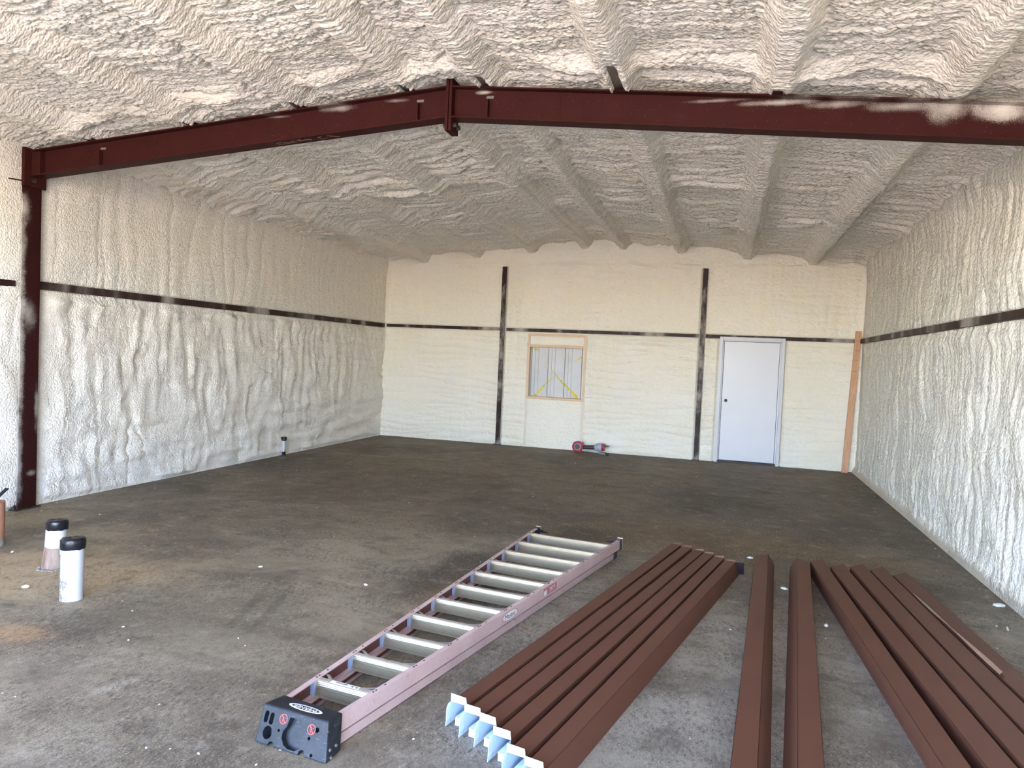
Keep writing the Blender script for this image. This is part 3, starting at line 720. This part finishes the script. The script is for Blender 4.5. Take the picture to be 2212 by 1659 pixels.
# ------------------------------------------------------------------ hand tool on the floor by the back wall
ht = thing('hand_tool', 'red and black hand tool lying on the floor by the back wall', 'tool', (-2.36, D-.22, 0))
MB().tube([(0,-.05,.098),(0,-.035,.098),(0,.03,.098),(0,.045,.098)], [.075,.096,.096,.075], 24).build('wheel_housing', M_RED, ht, smooth=True)
MB().tube([(0,-.064,.098),(0,-.048,.098)], .050, 20).build('hub', M_BLACKP, ht, smooth=True)
hd = MB()
for k in range(20):
    a, b = 2*math.pi*k/20, 2*math.pi*(k+1)/20
    hd.hexa([(r*math.cos(t), -.058, .098+r*math.sin(t)) for r, t in ((.050,a),(.060,a),(.060,b),(.050,b))], [(r*math.cos(t), -.046, .098+r*math.sin(t)) for r, t in ((.050,a),(.060,a),(.060,b),(.050,b))])
hd.build('hub_ring', M_GREY, ht)
for a in (.9, 2.3, 3.9, 5.2): MB().box(.086*math.cos(a)-.012, .086*math.cos(a)+.012, -.045, .04, .098+.086*math.sin(a)-.012, .098+.086*math.sin(a)+.012).build('lug', M_RED, ht)
MB().tube([(.09,0,.098),(.20,0,.10),(.30,0,.105)], [.030,.034,.038], 14).build('grip', M_BLACKP, ht, smooth=True)
MB().tube([(.29,0,.105),(.32,0,.11),(.38,0,.113),(.415,0,.115)], [.040,.060,.070,.066], 18).build('barrel', M_GREY, ht, smooth=True)
MB().tube([(.415,0,.115),(.455,0,.116)], .066, 12).build('nose_ring', M_RED, ht)
MB().tube([(.455,0,.135),(.545,0,.140)], [.014,.006], 10).build('spike', M_BLACKP, ht, smooth=True)
MB().bar((.08,-.03,.055), (.52,-.12,.014), .018, .014).build('lever', M_GREY, ht)
MB().bar((.30,-.075,.034), (.50,-.03,.03), .012, .010).build('lever', M_BLACKP, ht)
MB().tube([(.50,-.12,.022),(.555,-.127,.022)], .021, 10).build('lever_knob', M_BLACKP, ht, smooth=True)

# conduit stub in the left wall foam
cs = thing('conduit_stub', 'short white conduit stub with black cap at the foot of the left wall', 'pipe', (XL+.045, 9.42, 0))
MB().tube([(0,0,.055),(0,0,.215)], .022, 14).build('conduit', M_PVC, cs, smooth=True)
MB().box(-.030, .030, -.034, .034, .215, .275).build('cap', M_TAPE, cs, bevel=.006)
MB().tube([(0,.012,0),(0,.008,.06)], .026, 12).build('base_sleeve', M_TAPE, cs, smooth=True)

# ------------------------------------------------------------------ stub pipes by the left wall
def jag(n, r, z, amp, rr): return [(r*math.cos(2*math.pi*k/n), r*math.sin(2*math.pi*k/n), z + amp*(rr.random()-.5)) for k in range(n)]
def tape_cap(parent, x, y, z, r, seed):
    rr = random.Random(seed); n = 28; mb = MB(); vs = []; fs = []
    prof = [(r*1.04, -.062), (r*1.09, -.05), (r*1.10, -.02), (r*1.085, -.004), (r*.97, .004), (r*.5, .008), (r*.05, .006)]
    for i, (pr, pz) in enumerate(prof):
        for k in range(n):
            a = 2*math.pi*k/n; q = pr*(1+.025*(rr.random()-.5)*(2 if i in (0,3) else 1)); vs.append((x+q*math.cos(a), y+q*math.sin(a), z+pz+.006*(rr.random()-.5)))
    for i in range(len(prof)-1):
        for k in range(n): fs.append((i*n+k, i*n+(k+1)%n, (i+1)*n+(k+1)%n, (i+1)*n+k))
    fs.append(tuple((len(prof)-1)*n+k for k in range(n)))
    mb.add(vs, fs); cp = mb.build('tape_cap', M_TAPE, parent, smooth=True)
    a = 3.5; MB().hexa([(x+r*1.08*math.cos(a+d), y+r*1.08*math.sin(a+d), z-.055) for d in (-.1,.1)] + [(x+r*1.2*math.cos(a+d), y+r*1.2*math.sin(a+d), z-.062) for d in (.1,-.1)],
         [(x+r*1.08*math.cos(a+d), y+r*1.08*math.sin(a+d), z-.015) for d in (-.1,.1)] + [(x+r*1.17*math.cos(a+d), y+r*1.17*math.sin(a+d), z-.02) for d in (.1,-.1)]).build('tape_flap', M_TAPE, cp)
    return cp
R1 = .064
p1 = thing('pipe_stub', 'taller white stub pipe with black tape cap and grey cement smears, in front', 'pipe', (-3.79, 3.55, 0))
MB().tube([(0,0,-.01),(0,0,.12),(.004,0,.36)], R1, 32).build('pipe', M_PVC, p1, smooth=True)
tape_cap(p1, .005, 0, .378, R1, 3)
sm = MB(); rr = random.Random(5)
for k in range(70):
    a = -2.75 + rr.random()*1.5; zz = .005 + rr.random()**1.4*.13; s = .008+rr.random()*.016
    if a > -1.9 and zz < .09 and rr.random() < .7: continue
    ra = R1+.0006; da = s/R1
    ring = [(ra*math.cos(a+da*c), ra*math.sin(a+da*c), max(.001, zz+s*d)) for c, d in ((-1,-.3),(-.3,-.9),(.8,-.6),(1,.3),(.2,.9),(-.8,.6))]
    sm.add(ring, [(0,1,2,3,4,5)])
props(sm.build('cement_smear', M_CEMENT, p1), kind='stuff')
va = -1.95
def onpipe(zc, size, body, rot):
    n = Vector((math.cos(va), math.sin(va), 0)); up = Vector((0,0,1)); rt = up.cross(n)
    Mx = Matrix(((rt.x,up.x,n.x,n.x*(R1+.0006)),(rt.y,up.y,n.y,n.y*(R1+.0006)),(0,1,0,zc),(0,0,0,1)))
    return text_mesh('pipe_print', body, size, M_BLUEINK, p1, Mx @ Matrix.Rotation(rot, 4, 'Z'), .0003)
onpipe(.20, .020, '4 IN PVC', math.pi/2)
MB().box(R1*math.cos(va)-.004, R1*math.cos(va)+.004, R1*math.sin(va)-.004, R1*math.sin(va)+.0, .288, .315).build('pipe_print', M_BLUEINK, p1)
p2 = thing('pipe_stub', 'shorter white stub pipe with black tape cap and dirty brown foot, behind', 'pipe', (-4.40, 3.98, 0))
MB().tube([(.0,0,.155),(.012,0,.33)], R1, 32).build('pipe', M_PVC, p2, smooth=True)
MB().tube([(-.022,0,-.01),(-.010,0,.08),(0,0,.157)], [R1+.004, R1+.003, R1+.001], 32).build('stained_foot', M_GRIME, p2, smooth=True)
tape_cap(p2, .013, 0, .338, R1, 8)
db = MB(); rr = random.Random(9)
for k in range(26):
    a = 2*math.pi*k/26; r = R1+.012+rr.random()*.012; s = .006+rr.random()*.008
    db.box(r*math.cos(a)-.02-s, r*math.cos(a)-.02+s, r*math.sin(a)-s, r*math.sin(a)+s, -.002, .004+rr.random()*.010)
props(db.build('concrete_collar', M_CEMENT, p2), kind='stuff')
p3 = thing('pipe_stub', 'orange-brown pipe stub cut by the left edge of the picture', 'pipe', (-5.27, 4.21, 0))
MB().tube([(0,0,.06),(0,0,.34)], .085, 28).build('pipe', M_RUSTY, p3, smooth=True)
MB().tube([(0,0,-.005),(0,0,.062)], .0855, 28).build('cement_foot', M_CEMENT, p3, smooth=True)
rb = thing('black_rods', 'pair of thin black rods leaning on the left wall behind the orange-brown pipe', 'rod', (-6.05, 4.7, 0))
for dx in (0, .022): MB().tube([(-.10+dx,-.05,0),(.20+dx,0,.22),(.318+dx,0,.318)], .008, 8).build('rod', M_BLACKP, rb, smooth=True)

# ------------------------------------------------------------------ stepladder lying folded on its back
O = Vector((-1.5755, 2.5771, 0)); LA = math.atan2(-.12673, .99194)      # local x = across, y = along
ld = thing('step_ladder', 'long folded orange fibreglass stepladder with aluminium steps lying on the floor', 'ladder', O, LA)
def hw(v): return .145 + .0665*v
V1 = 3.545
def rail(s, name, v0, v1, z0, z1, inset, fl, tk=.005):
    f = lambda v: s*(hw(v)-inset); mo = MB()
    def q(v, a, b, za, zb): return [(f(v)-s*a, v, za), (f(v)-s*b, v, za), (f(v)-s*b, v, zb), (f(v)-s*a, v, zb)]
    mo.hexa(q(v0, 0, tk, z0, z1), q(v1, 0, tk, z0, z1))
    mo.hexa(q(v0, tk, fl, z1-tk, z1), q(v1, tk, fl, z1-tk, z1)); mo.hexa(q(v0, tk, fl, z0, z0+tk), q(v1, tk, fl, z0, z0+tk))
    o = mo.build(name, M_RAIL, ld)
    inn = MB(); e = .0006; inn.hexa(q(v0, tk, tk+e, z0+tk, z1-tk), q(v1, tk, tk+e, z0+tk, z1-tk)); inn.build('inner_face', M_RAILIN, o)
    return o
fr = {}
for s in (-1, 1):
    fr[s] = rail(s, 'front_rail', .03, V1, .060, .132, 0, .027)
    rail(s, 'rear_rail', .04, 3.42, .004, .046, .008, .024)
    rv = MB()
    for k in range(11):
        for dv in (.015, .035, .10):
            v = .282+.305*k+dv; u = s*(hw(v)-.014); rv.tube([(u, v, .131), (u, v, .1345)], .0042, 6)
    props(rv.build('rivets', M_RUSTBOLT, fr[s]), kind='stuff')
# steps
for k in range(11):
    v = .282+.305*k; hv = hw(v)-.006
    stp = thing('step', None, None, (0, v, .128)); stp.parent = ld; del_keys = []
    W_ = hv; ribs = []
    zt_, zb_ = 0.0, -.072; n = 11
    tilt = lambda z: .50*z if z > -.017 else -.0085 + .03*(z+.017)    # rounded front edge, upright face
    pr = [(.030,-.004),(.030,0),(0,0)]
    for i in range(n):
        za = zt_ + (zb_-zt_)*(i+.08)/n; zm = zt_ + (zb_-zt_)*(i+.55)/n; zc = zt_ + (zb_-zt_)*(i+.72)/n; zd = zt_ + (zb_-zt_)*(i+.95)/n
        dp = .0022 if i not in (4, 8) else .004
        pr += [(tilt(za), za), (tilt(zm), zm), (tilt(zc)+dp, zc), (tilt(zd)+dp, zd)]
    pr += [(tilt(zb_), zb_), (tilt(zb_)+.026, zb_), (tilt(zb_)+.026, zb_+.003), (tilt(zb_)+.007, zb_+.003), (.007,-.004)]
    MB().extrude(pr, (-W_,0,0), (0,1,0), (0,0,1), (2*W_,0,0)).build('tread', M_ALU, stp)
    MB().box(-W_+.004, W_-.004, .0065, .0320, -.001, .0012).build('front_lip', M_ALUTAN, stp)
    for s in (-1, 1):
        MB().hexa([(s*(W_-.004),.085,-.010),(s*(W_-.024),.085,-.010),(s*(W_-.090),.030,-.003),(s*(W_-.066),.030,-.003)],
                  [(s*(W_-.004),.085,-.007),(s*(W_-.024),.085,-.007),(s*(W_-.090),.030,.000),(s*(W_-.066),.030,.000)]).build('step_brace', M_ALUTAN, stp)
        MB().box(*sorted((s*(W_-.001), s*(W_-.020))), -.021, -.003, -.068, -.002).build('end_bracket', M_GREY, stp)
    if k == 0:
        b = MB().box(-.075, .075, .0085, .0305, .0012, .0018).build('warning_sticker', M_WHITEST, stp)
        text_mesh('sticker_text', 'DANGER', .015, M_INK, b, Matrix.Translation((-.018,.020,.0021)) @ Matrix.Rotation(0, 4, 'Z'))
        for x0 in (.040, .062): MB().add([(x0-.007,.013,.0021),(x0+.007,.013,.0021),(x0,.027,.0021)], [(0,1,2)]).build('warning_triangle', M_INK, b, fix=False)
for k in range(7):
    v = .40+.305*k; MB().box(-hw(v)+.03, hw(v)-.03, v, v+.024, .012, .050).build('rear_bar', M_ALUTAN, ld, bevel=.002)
# feet
for s in (-1, 1):
    f = s*hw(V1)
    MB().hexa([(f+s*.006,V1-.03,.052),(f-s*.034,V1-.03,.052),(f-s*.034,V1+.030,.050),(f+s*.006,V1+.030,.050)], [(f+s*.006,V1-.03,.138),(f-s*.034,V1-.03,.138),(f-s*.034,V1+.030,.138),(f+s*.006,V1+.030,.138)]).build('front_shoe', M_BLACKP, ld, bevel=.003)
    MB().hexa([(f+s*.008,V1+.030,.048),(f-s*.036,V1+.030,.048),(f-s*.036,V1+.036,.048),(f+s*.008,V1+.036,.048)], [(f+s*.008,V1+.030,.142),(f-s*.036,V1+.030,.142),(f-s*.036,V1+.036,.142),(f+s*.008,V1+.036,.142)]).build('shoe_plate', M_ALU, ld)
    MB().hexa([(f-s*.034,V1+.02,.09),(f-s*.036,V1+.02,.12),(f-s*.13,V1-.02,.11),(f-s*.13,V1-.02,.105)], [(f-s*.034,V1+.026,.09),(f-s*.036,V1+.026,.12),(f-s*.13,V1-.014,.11),(f-s*.13,V1-.014,.105)]).build('foot_brace', M_BLACKP, ld)
    g = s*(hw(3.42)-.006)
    MB().box(*sorted((g+s*.006, g-s*.032)), 3.40, 3.48, .0, .058).build('rear_boot', M_BLACKP, ld, bevel=.004)
# top cap: flared moulded block with recesses cut out
def bool_cut(o, cutters):
    for c in cutters:
        m = o.modifiers.new('c', 'BOOLEAN'); m.object = c; m.operation = 'DIFFERENCE'; m.solver = 'EXACT'
    bpy.context.view_layer.update()
    me = bpy.data.meshes.new_from_object(o.evaluated_get(bpy.context.evaluated_depsgraph_get()))
    o.modifiers.clear(); o.data = me
    for c in cutters: bpy.data.objects.remove(c)
cap = MB(); cap.hexa([(-.172,-.066,.002),(.184,-.066,.002),(.172,.045,.002),(-.165,.045,.002)], [(-.176,-.012,.140),(.150,-.012,.140),(.156,.074,.140),(-.156,.086,.140)])
cap = cap.build('top_cap', M_CAP, None, bevel=.006)
def fp(u, z): return Vector((u, -.066+.054*(z-.002)/.138, z))     # a point on the cap's front face
nf = Vector((0,-1,.39)).normalized(); upf = Vector((0,.39,1)).normalized()
def cyl(u, z, r, depth, n=24, sx=1.0, sz=1.0):
    c = fp(u, z); vs = []
    for d in (nf*.02, -nf*depth):
        for k in range(n):
            a = 2*math.pi*k/n; vs.append(c + Vector((1,0,0))*r*sx*math.cos(a) + upf*r*sz*math.sin(a) + d)
    fs = [tuple(range(n)), tuple(reversed(range(n, 2*n)))] + [(k, n+k, n+(k+1)%n, (k+1)%n) for k in range(n)]
    return MB().add(vs, fs).build('cutter', M_DARK)
def slotc(u, z, w_, h_, depth):
    c = fp(u, z); n = 9; ring = []
    for k in range(n): a = math.pi*k/(n-1); ring.append((w_*math.cos(a), h_/2-w_ + w_*math.sin(a)))
    for k in range(n): a = math.pi + math.pi*k/(n-1); ring.append((w_*math.cos(a), -h_/2+w_ + w_*math.sin(a)))
    N = len(ring); vs = [c + Vector((1,0,0))*a + upf*b + d for d in (nf*.02, -nf*depth) for a, b in ring]
    return MB().add(vs, [tuple(range(N)), tuple(reversed(range(N, 2*N)))] + [(k, N+k, N+(k+1)%N, (k+1)%N) for k in range(N)]).build('cutter', M_DARK)
neck = [(-.030,.050),(.034,.050),(.030,.012),(.050,-.010),(.055,-.030),(.046,-.052),(.024,-.064),(-.008,-.064),(-.032,-.054),(-.048,-.032),(-.050,-.008),(-.036,.014)]
cc = fp(.0, .072); N = len(neck)
keyhole = MB().add([cc + Vector((1,0,0))*a + upf*b + d for d in (nf*.02, -nf*.028) for a, b in neck], [tuple(reversed(range(N))), tuple(range(N, 2*N))] + [(k, (k+1)%N, N+(k+1)%N, N+k) for k in range(N)]).build('cutter', M_DARK)
cuts = [slotc(-.146,.098,.010,.046,.03), slotc(-.118,.096,.010,.046,.03), cyl(-.122,.046,.022,.05,20,1,1.15), cyl(-.070,.064,.006,.02,12), cyl(.080,.068,.007,.02,12), cyl(.108,.102,.010,.03,14),
        cyl(-.092,.008,.014,.03,14), cyl(.062,.010,.016,.03,14), cyl(.108,.016,.007,.02,12), keyhole]
bool_cut(cap, cuts); cap.parent = ld
cap.data.polygons.foreach_set('use_smooth', [False]*len(cap.data.polygons))
def face_M(u, z, off): 
    c = fp(u, z) + nf*off
    return Matrix(((1, upf.x, nf.x, c.x), (0, upf.y, nf.y, c.y), (0, upf.z, nf.z, c.z), (0,0,0,1)))
def ring_mesh(name, Mx, r0, r1, mat, parent, n=28, sx=1.0, sy=1.0):
    vs = []; fs = []
    for k in range(n):
        a = 2*math.pi*k/n
        for r in (r0, r1): vs.append(Mx @ Vector((r*math.cos(a)*sx, r*math.sin(a)*sy, 0)))
    fs = [(2*k, 2*k+1, 2*((k+1)%n)+1, 2*((k+1)%n)) for k in range(n)]
    return MB().add(vs, fs).build(name, mat, parent, fix=False)
for u, z in ((-.060,.106), (.082,.099)):
    Mx = face_M(u, z, .0012); sg = ring_mesh('prohibition_sign', Mx, .0165, .0195, M_REDINK, cap)
    for i_, (x0, y0, x1, y1, w_) in enumerate(((-.011,.014,.011,-.014,.0034), (-.004,.010,.002,.0,.002), (-.006,-.004,.001,-.012,.002), (.004,.006,.010,.004,.0018), (.0,.002,-.006,-.004,.0018))):
        d = Vector((x1-x0, y1-y0, 0)).normalized(); nn = Vector((-d.y, d.x, 0))*w_/2
        MB().add([Mx @ (Vector((x0,y0,0))+nn), Mx @ (Vector((x0,y0,0))-nn), Mx @ (Vector((x1,y1,0))-nn), Mx @ (Vector((x1,y1,0))+nn)], [(0,1,2,3)]).build('sign_bar', M_REDINK, sg, fix=False)
TopM = Matrix.Translation((.004,.030,.1408)) @ Matrix.Rotation(math.pi-.02, 4, 'Z')
def disc(name, Mx, r, sx, sy, mat, parent, n=32, ztk=.0005):
    vs = [Mx @ Vector((r*sx*math.cos(2*math.pi*k/n), r*sy*math.sin(2*math.pi*k/n), 0)) for k in range(n)]
    up_ = (Mx.to_3x3() @ Vector((0,0,1)))*ztk
    return MB().add(vs + [v+up_ for v in vs], [tuple(reversed(range(n))), tuple(range(n,2*n))] + [(k,(k+1)%n,n+(k+1)%n,n+k) for k in range(n)]).build(name, mat, parent)
lg = disc('logo_oval', TopM, .084, 1, .24, M_WHITEST, cap)
disc('logo_oval_inner', TopM @ Matrix.Translation((0,0,.0003)), .070, 1, .20, M_INK, lg)
text_mesh('logo_text', 'WERNER', .026, M_WHITEST, lg, TopM @ Matrix.Translation((0,0,.0010)), .0003, 1.15)
for y_, z_ in ((-.030,.040),(.010,.040),(-.03,.011)):
    u_ = .182 - .030*(z_/.138) ; MB().tube([(u_-.004,y_,z_),(u_+.004,y_,z_)], .0065, 12).build('rivet', M_BOLT, cap, smooth=True)
for y_, z_ in ((-.02,.105),(.02,.112)): MB().tube([(.155,y_,z_),(.162,y_,z_)], .006, 12).build('rivet', M_RUSTBOLT, cap, smooth=True)
# stickers on the right rail
def railM(v, z):
    ang = math.atan(.0665); n = Vector((math.cos(ang), -math.sin(ang), 0)); al = Vector((math.sin(ang), math.cos(ang), 0)); c = Vector((hw(v), v, z)) + n*.0006
    return Matrix(((al.x,0,n.x,c.x),(al.y,0,n.y,c.y),(al.z,1,n.z,c.z),(0,0,0,1)))
Mv = railM(1.56, .096)
ov = ring_mesh('oval_sticker', Mv @ Matrix.Translation((0,0,.0004)), .092, .098, M_PINKINK, fr[1], 32, 1, .27)
disc('sticker_field', Mv, .090, 1, .25, M_WHITEST, ov, ztk=.0003)
text_mesh('sticker_text', 'Master', .042, M_INK, ov, Mv @ Matrix.Translation((0,0,.0012)), .0002, 1.15)
Mv2 = railM(2.13, .098)
rs = MB().add([Mv2 @ Vector(q) for q in ((-.105,-.026,0),(.105,-.026,0),(.105,.026,0),(-.105,.026,0))], [(0,1,2,3)]).build('rect_sticker', M_PINKINK, fr[1], fix=False)
MB().add([Mv2 @ Vector(q) for q in ((-.100,-.022,.0005),(-.055,-.022,.0005),(-.055,.010,.0005),(-.100,.010,.0005))], [(0,1,2,3)]).build('sticker_panel', M_WHITEST, rs, fix=False)
text_mesh('sticker_text', 'TYPE', .036, M_WHITEST, rs, Mv2 @ Matrix.Translation((.03,-.002,.0008)), .0002, 1.1)
disc('sticker_dot', Mv2 @ Matrix.Translation((.045,0,.0012)), .007, 1, 1, mat_plain('blue_print', (.03,.05,.25), .5), rs, 12, .0003)

# ------------------------------------------------------------------ brown sheet-metal trim channels on the floor
def channel(name, label, group, near, far, w_, h_=.10, sL=0.0, sR=0.0, miter=0.0, tabs=False, extend=0.0, fartabs=False, seed=0):
    near, far = Vector((near[0], near[1], 0)), Vector((far[0], far[1], 0)); d = (far-near).normalized()
    near = near - d*extend; L = (far-near).length
    t = thing(name, label, 'metal trim', near, math.atan2(-d.x, d.y), group)
    tk = .0016; a = w_/2
    def strip(name_, p0, p1, off, v0=0.0, mi0=0):
        """thin sheet between 2-D profile points p0->p1 (u,z); off = inward normal; outer brown, inner pale"""
        mb = MB(); q0, q1 = (p0[0]+off[0]*tk, p0[1]+off[1]*tk), (p1[0]+off[0]*tk, p1[1]+off[1]*tk)
        e = lambda p: L + miter*(p[0]+a) 
        A = [(p0[0],v0,p0[1]),(p1[0],v0,p1[1]),(p1[0],e(p1),p1[1]),(p0[0],e(p0),p0[1])]
        B = [(q0[0],v0,q0[1]),(q1[0],v0,q1[1]),(q1[0],e(p1),q1[1]),(q0[0],e(p0),q0[1])]
        mb.add(A+B, [(0,1,2,3)], 0); mb.add(A+B, [(7,6,5,4)], 1)
        mb.add(A+B, [(0,4,5,1),(1,5,6,2),(2,6,7,3),(3,7,4,0)], 0)
        return mb.build(name_, [M_TRIM, M_LINER], t, fix=True)
    strip('top_face', (-a,h_), (a,h_), (0,-1))
    zb = .026
    if sL == 0:
        strip('left_side', (-a,zb), (-a,h_), (1,0)); strip('left_hem', (-a-.003,.001), (-a,zb), (1,0))
    else: strip('left_side', (-a-sL,.001), (-a,h_), (1,0))
    strip('right_side', (a,h_), (a+sR,.001), (-1,0))
    strip('bottom_flange', (a-.004+min(sR,.0),.036), (-a+.026,.036), (0,1))
    if tabs:
        def tab(name_, quad, nrm):
            n_ = Vector(nrm)*tk; q = [Vector(x) for x in quad]; mb = MB()
            V = q + [x+n_ for x in q]
            mb.add(V, [(0,1,2,3)], 1); mb.add(V, [(7,6,5,4)], 0); mb.add(V, [(0,4,5,1),(1,5,6,2),(2,6,7,3),(3,7,4,0)], 1)
            return mb.build(name_, [M_TRIM, M_LINER], t)
        tl = .036; rr = random.Random(seed)
        tab('end_tab', [(-a,-.001,h_),(a,-.001,h_),(a-.003,-.004-.004*rr.random(),h_+tl),(-a+.001,-.004,h_+tl)], (0,1,0))
        tab('lower_tab', [(-a+.026,-.001,.036),(a-.004,-.001,.036),(a-.006,-.006,.003),(-a+.028,-.006,.003)], (0,1,0))
        mb = MB(); g = -tl
        V = [(-a-.0002,0,zb),(-a-.0002,0,h_),(-a-.0002,g+.014,h_-.001),(-a-.0002,g,h_-.018),(-a-.001,g,zb)]; V2 = [(x+tk,y,z) for x, y, z in V]
        mb.add(V+V2, [(4,3,2,1,0)], 0); mb.add(V+V2, [(5,6,7,8,9)], 1); mb.add(V+V2, [(k,(k+1)%5,5+(k+1)%5,5+k) for k in range(5)], 1)
        mb.build('side_ear', [M_TRIM, M_LINER], t)
        V = [(-a-.001,0,zb-.002),(-a-.001,g,zb-.002),(-a-.0035,g,.001),(-a-.0035,0,.001)]; V2 = [(x+tk,y,z) for x, y, z in V]
        MB().add(V+V2, [(0,1,2,3)], 0).add(V+V2, [(7,6,5,4)], 1).add(V+V2, [(k,(k+1)%4,4+(k+1)%4,4+k) for k in range(4)], 1).build('hem_ear', [M_TRIM, M_LINER], t)
    if fartabs:
        rr = random.Random(seed+50)
        e0, e1 = L, L + miter*w_
        V = [(-a+.004,e0,h_),(a-.002,e1,h_),(a-.012,e1+.034,h_+.006+.006*rr.random()),(-a+.016,e0+.034,h_+.004)]; V2 = [(x,y,z-tk) for x, y, z in V]
        MB().add(V+V2, [(0,1,2,3)], 0).add(V+V2, [(7,6,5,4)], 1).add(V+V2, [(k,(k+1)%4,4+(k+1)%4,4+k) for k in range(4)], 0).build('end_tab', [M_TRIMEDGE, M_LINER], t)
        if fartabs == 2:
            V = [(a,e1,h_-.004),(a+.062,e1+.018,h_-.002),(a+.064,e1+.018,.008),(a+sR*.6,e1,.006)]; V2 = [(x,y+tk,z) for x, y, z in V]
            MB().add(V+V2, [(0,1,2,3),(7,6,5,4)]+[(k,(k+1)%4,4+(k+1)%4,4+k) for k in range(4)], 0).build('end_flap', mat_plain('dark_purple_flap', (.016,.008,.012), .6, var=.3, scale=40, spec=.1), t)  # end flap coloured much darker than the rest of the trim
    return t, L
nearL = [(-1.068,2.964),(-.982,2.897),(-.898,2.848),(-.811,2.762),(-.723,2.656),(-.636,2.594)]
farL = [(-.349,6.252),(-.258,6.197),(-.162,6.124),(-.083,6.061),(-.003,5.980),(.081,5.905)]
ordn = ['leftmost, nearest the ladder', 'second from the ladder', 'third from the ladder', 'fourth from the ladder', 'fifth from the ladder', 'rightmost']
for i in range(6):
    W6 = .081; px, py = .9775*W6/2, -.211*W6/2
    channel('trim_channel', 'brown trim channel with white end tabs in the row of six, ' + ordn[i], 'six brown trim channels with white-lined ends',
            (nearL[i][0]+px, nearL[i][1]+py), (farL[i][0]+px, farL[i][1]+py), W6, .100, 0, .030 if i == 5 else .002, 0.0, True, 0, 2 if i == 5 else 1, i)
channel('trim_channel', 'left one of the middle pair of brown trim channels on the floor', 'pair of brown trim channels', (.150,2.866), (.315+.048,6.138), .098, .10, 0, .050, 1.2, extend=.62)
channel('trim_channel', 'right one of the middle pair of brown trim channels on the floor', 'pair of brown trim channels', (.396,2.958), (.636+.048,6.229), .096, .10, .050, 0, -1.25, extend=.70)
RG = [((.948,3.165),(.783,6.171),.108), ((1.120,3.225),(.923,6.075),.120), ((1.256,3.400),(1.075,6.143),.124), ((1.384,3.613),(1.212,6.119),.124), ((1.505,3.961),(1.354,6.027),.126)]
rn = ['leftmost, with the dark side showing', 'second from left', 'third and middle one', 'fourth from left', 'rightmost, with a peeled edge']
ext = [.9, .95, 1.1, 1.3, 1.7]
for i, (n_, f_, w_) in enumerate(RG):
    t, L = channel('trim_channel', 'brown trim channel in the row of five at right, ' + rn[i], 'five brown trim channels at right', n_, f_, w_, .10, 0, .004, 1.05, extend=ext[i])
    if i == 4:
        mb = MB(); n = 30; vs = []
        for k in range(n+1):
            f = k/n; v = L - .45 - 1.35*f; a = w_/2; wd = .004+.020*f
            wob = .004*math.sin(9*f)
            vs += [(-a+.002-wob, v, .1015+.006*f), (-a+wd*.5+wob, v, .108+.016*f), (-a+wd+wob, v, .103)]
        mb.add(vs, [(3*k+j, 3*k+j+1, 3*k+j+4, 3*k+j+3) for k in range(n) for j in (0,1)])
        mb.build('peeled_edge', M_TRIMEDGE, t, smooth=True)

# ------------------------------------------------------------------ foam crumbs and litter on the floor
def crumb_mesh(seed, s):
    bm = bmesh.new(); bmesh.ops.create_icosphere(bm, subdivisions=1, radius=s); rr = random.Random(seed)
    for v in bm.verts: v.co = Vector((v.co.x*(1.2+.6*rr.random()), v.co.y*(.7+.5*rr.random()), max(-.3*s, v.co.z*(.4+.3*rr.random()))))
    me = bpy.data.meshes.new('foam_crumb'); bm.to_mesh(me); bm.free(); me.materials.append(M_CRUMB); return me
CR = [((1.947,5.885), .030, 'large white foam crumb near the foot of the right wall'), ((1.833,5.37), .014, 'sliver of white foam right of the trim channels near the picture edge'),
      ((.505,5.66), .020, 'pale foam scrap on the floor between the middle pair of channels'), ((-4.214,3.602), .018, 'white foam crumb on the tan dirt left of the front stub pipe'),
      ((-4.99,4.15), .013, 'small white crumb beside the orange-brown pipe stub'), ((.289,6.45), .017, 'pale crumb just past the far end of the left middle channel'),
      ((.70,4.956), .016, 'white crumb in the shadow right of the middle pair'), ((-2.284,4.515), .013, 'white crumb on the floor left of the ladder middle'),
      ((-3.163,4.578), .012, 'white crumb on open floor right of the stub pipes'), ((-1.02,3.62), .011, 'white crumb beside the ladder rail near the six channels')]
for i, ((x, y), s, lb) in enumerate(CR):
    o = bpy.data.objects.new('foam_crumb', crumb_mesh(i, s)); link(o); o.location = (x, y, .3*s); o.rotation_euler = (0, 0, i*1.3)
    if i == 1: o.scale = (3.0, .6, .6)
    props(o, lb, 'debris', 'white foam crumbs on the floor')
mb = MB(); rr = random.Random(21)
for k in range(420):
    x = XL+.3 + rr.random()*(XR-XL-.5); y = 2.3 + rr.random()**1.5*10
    if rr.random() < .3: x = (XL+.08+rr.random()*.2) if rr.random() < .5 else (XR-.05-rr.random()*.25)
    s = .0022+rr.random()**3*.0045; a = rr.random()*6
    c, d = math.cos(a)*s, math.sin(a)*s
    mb.add([(x+c*1.6,y+d*1.6,0),(x-d,y+c,0),(x-c*1.6,y-d*1.6,0),(x+d,y-c,0),(x,y,s*.9)], [(0,1,4),(1,2,4),(2,3,4),(3,0,4)])
fc = mb.build('foam_dust', M_CRUMB); props(fc, 'fine white foam crumbs scattered over the whole concrete floor', 'debris', None, 'stuff')
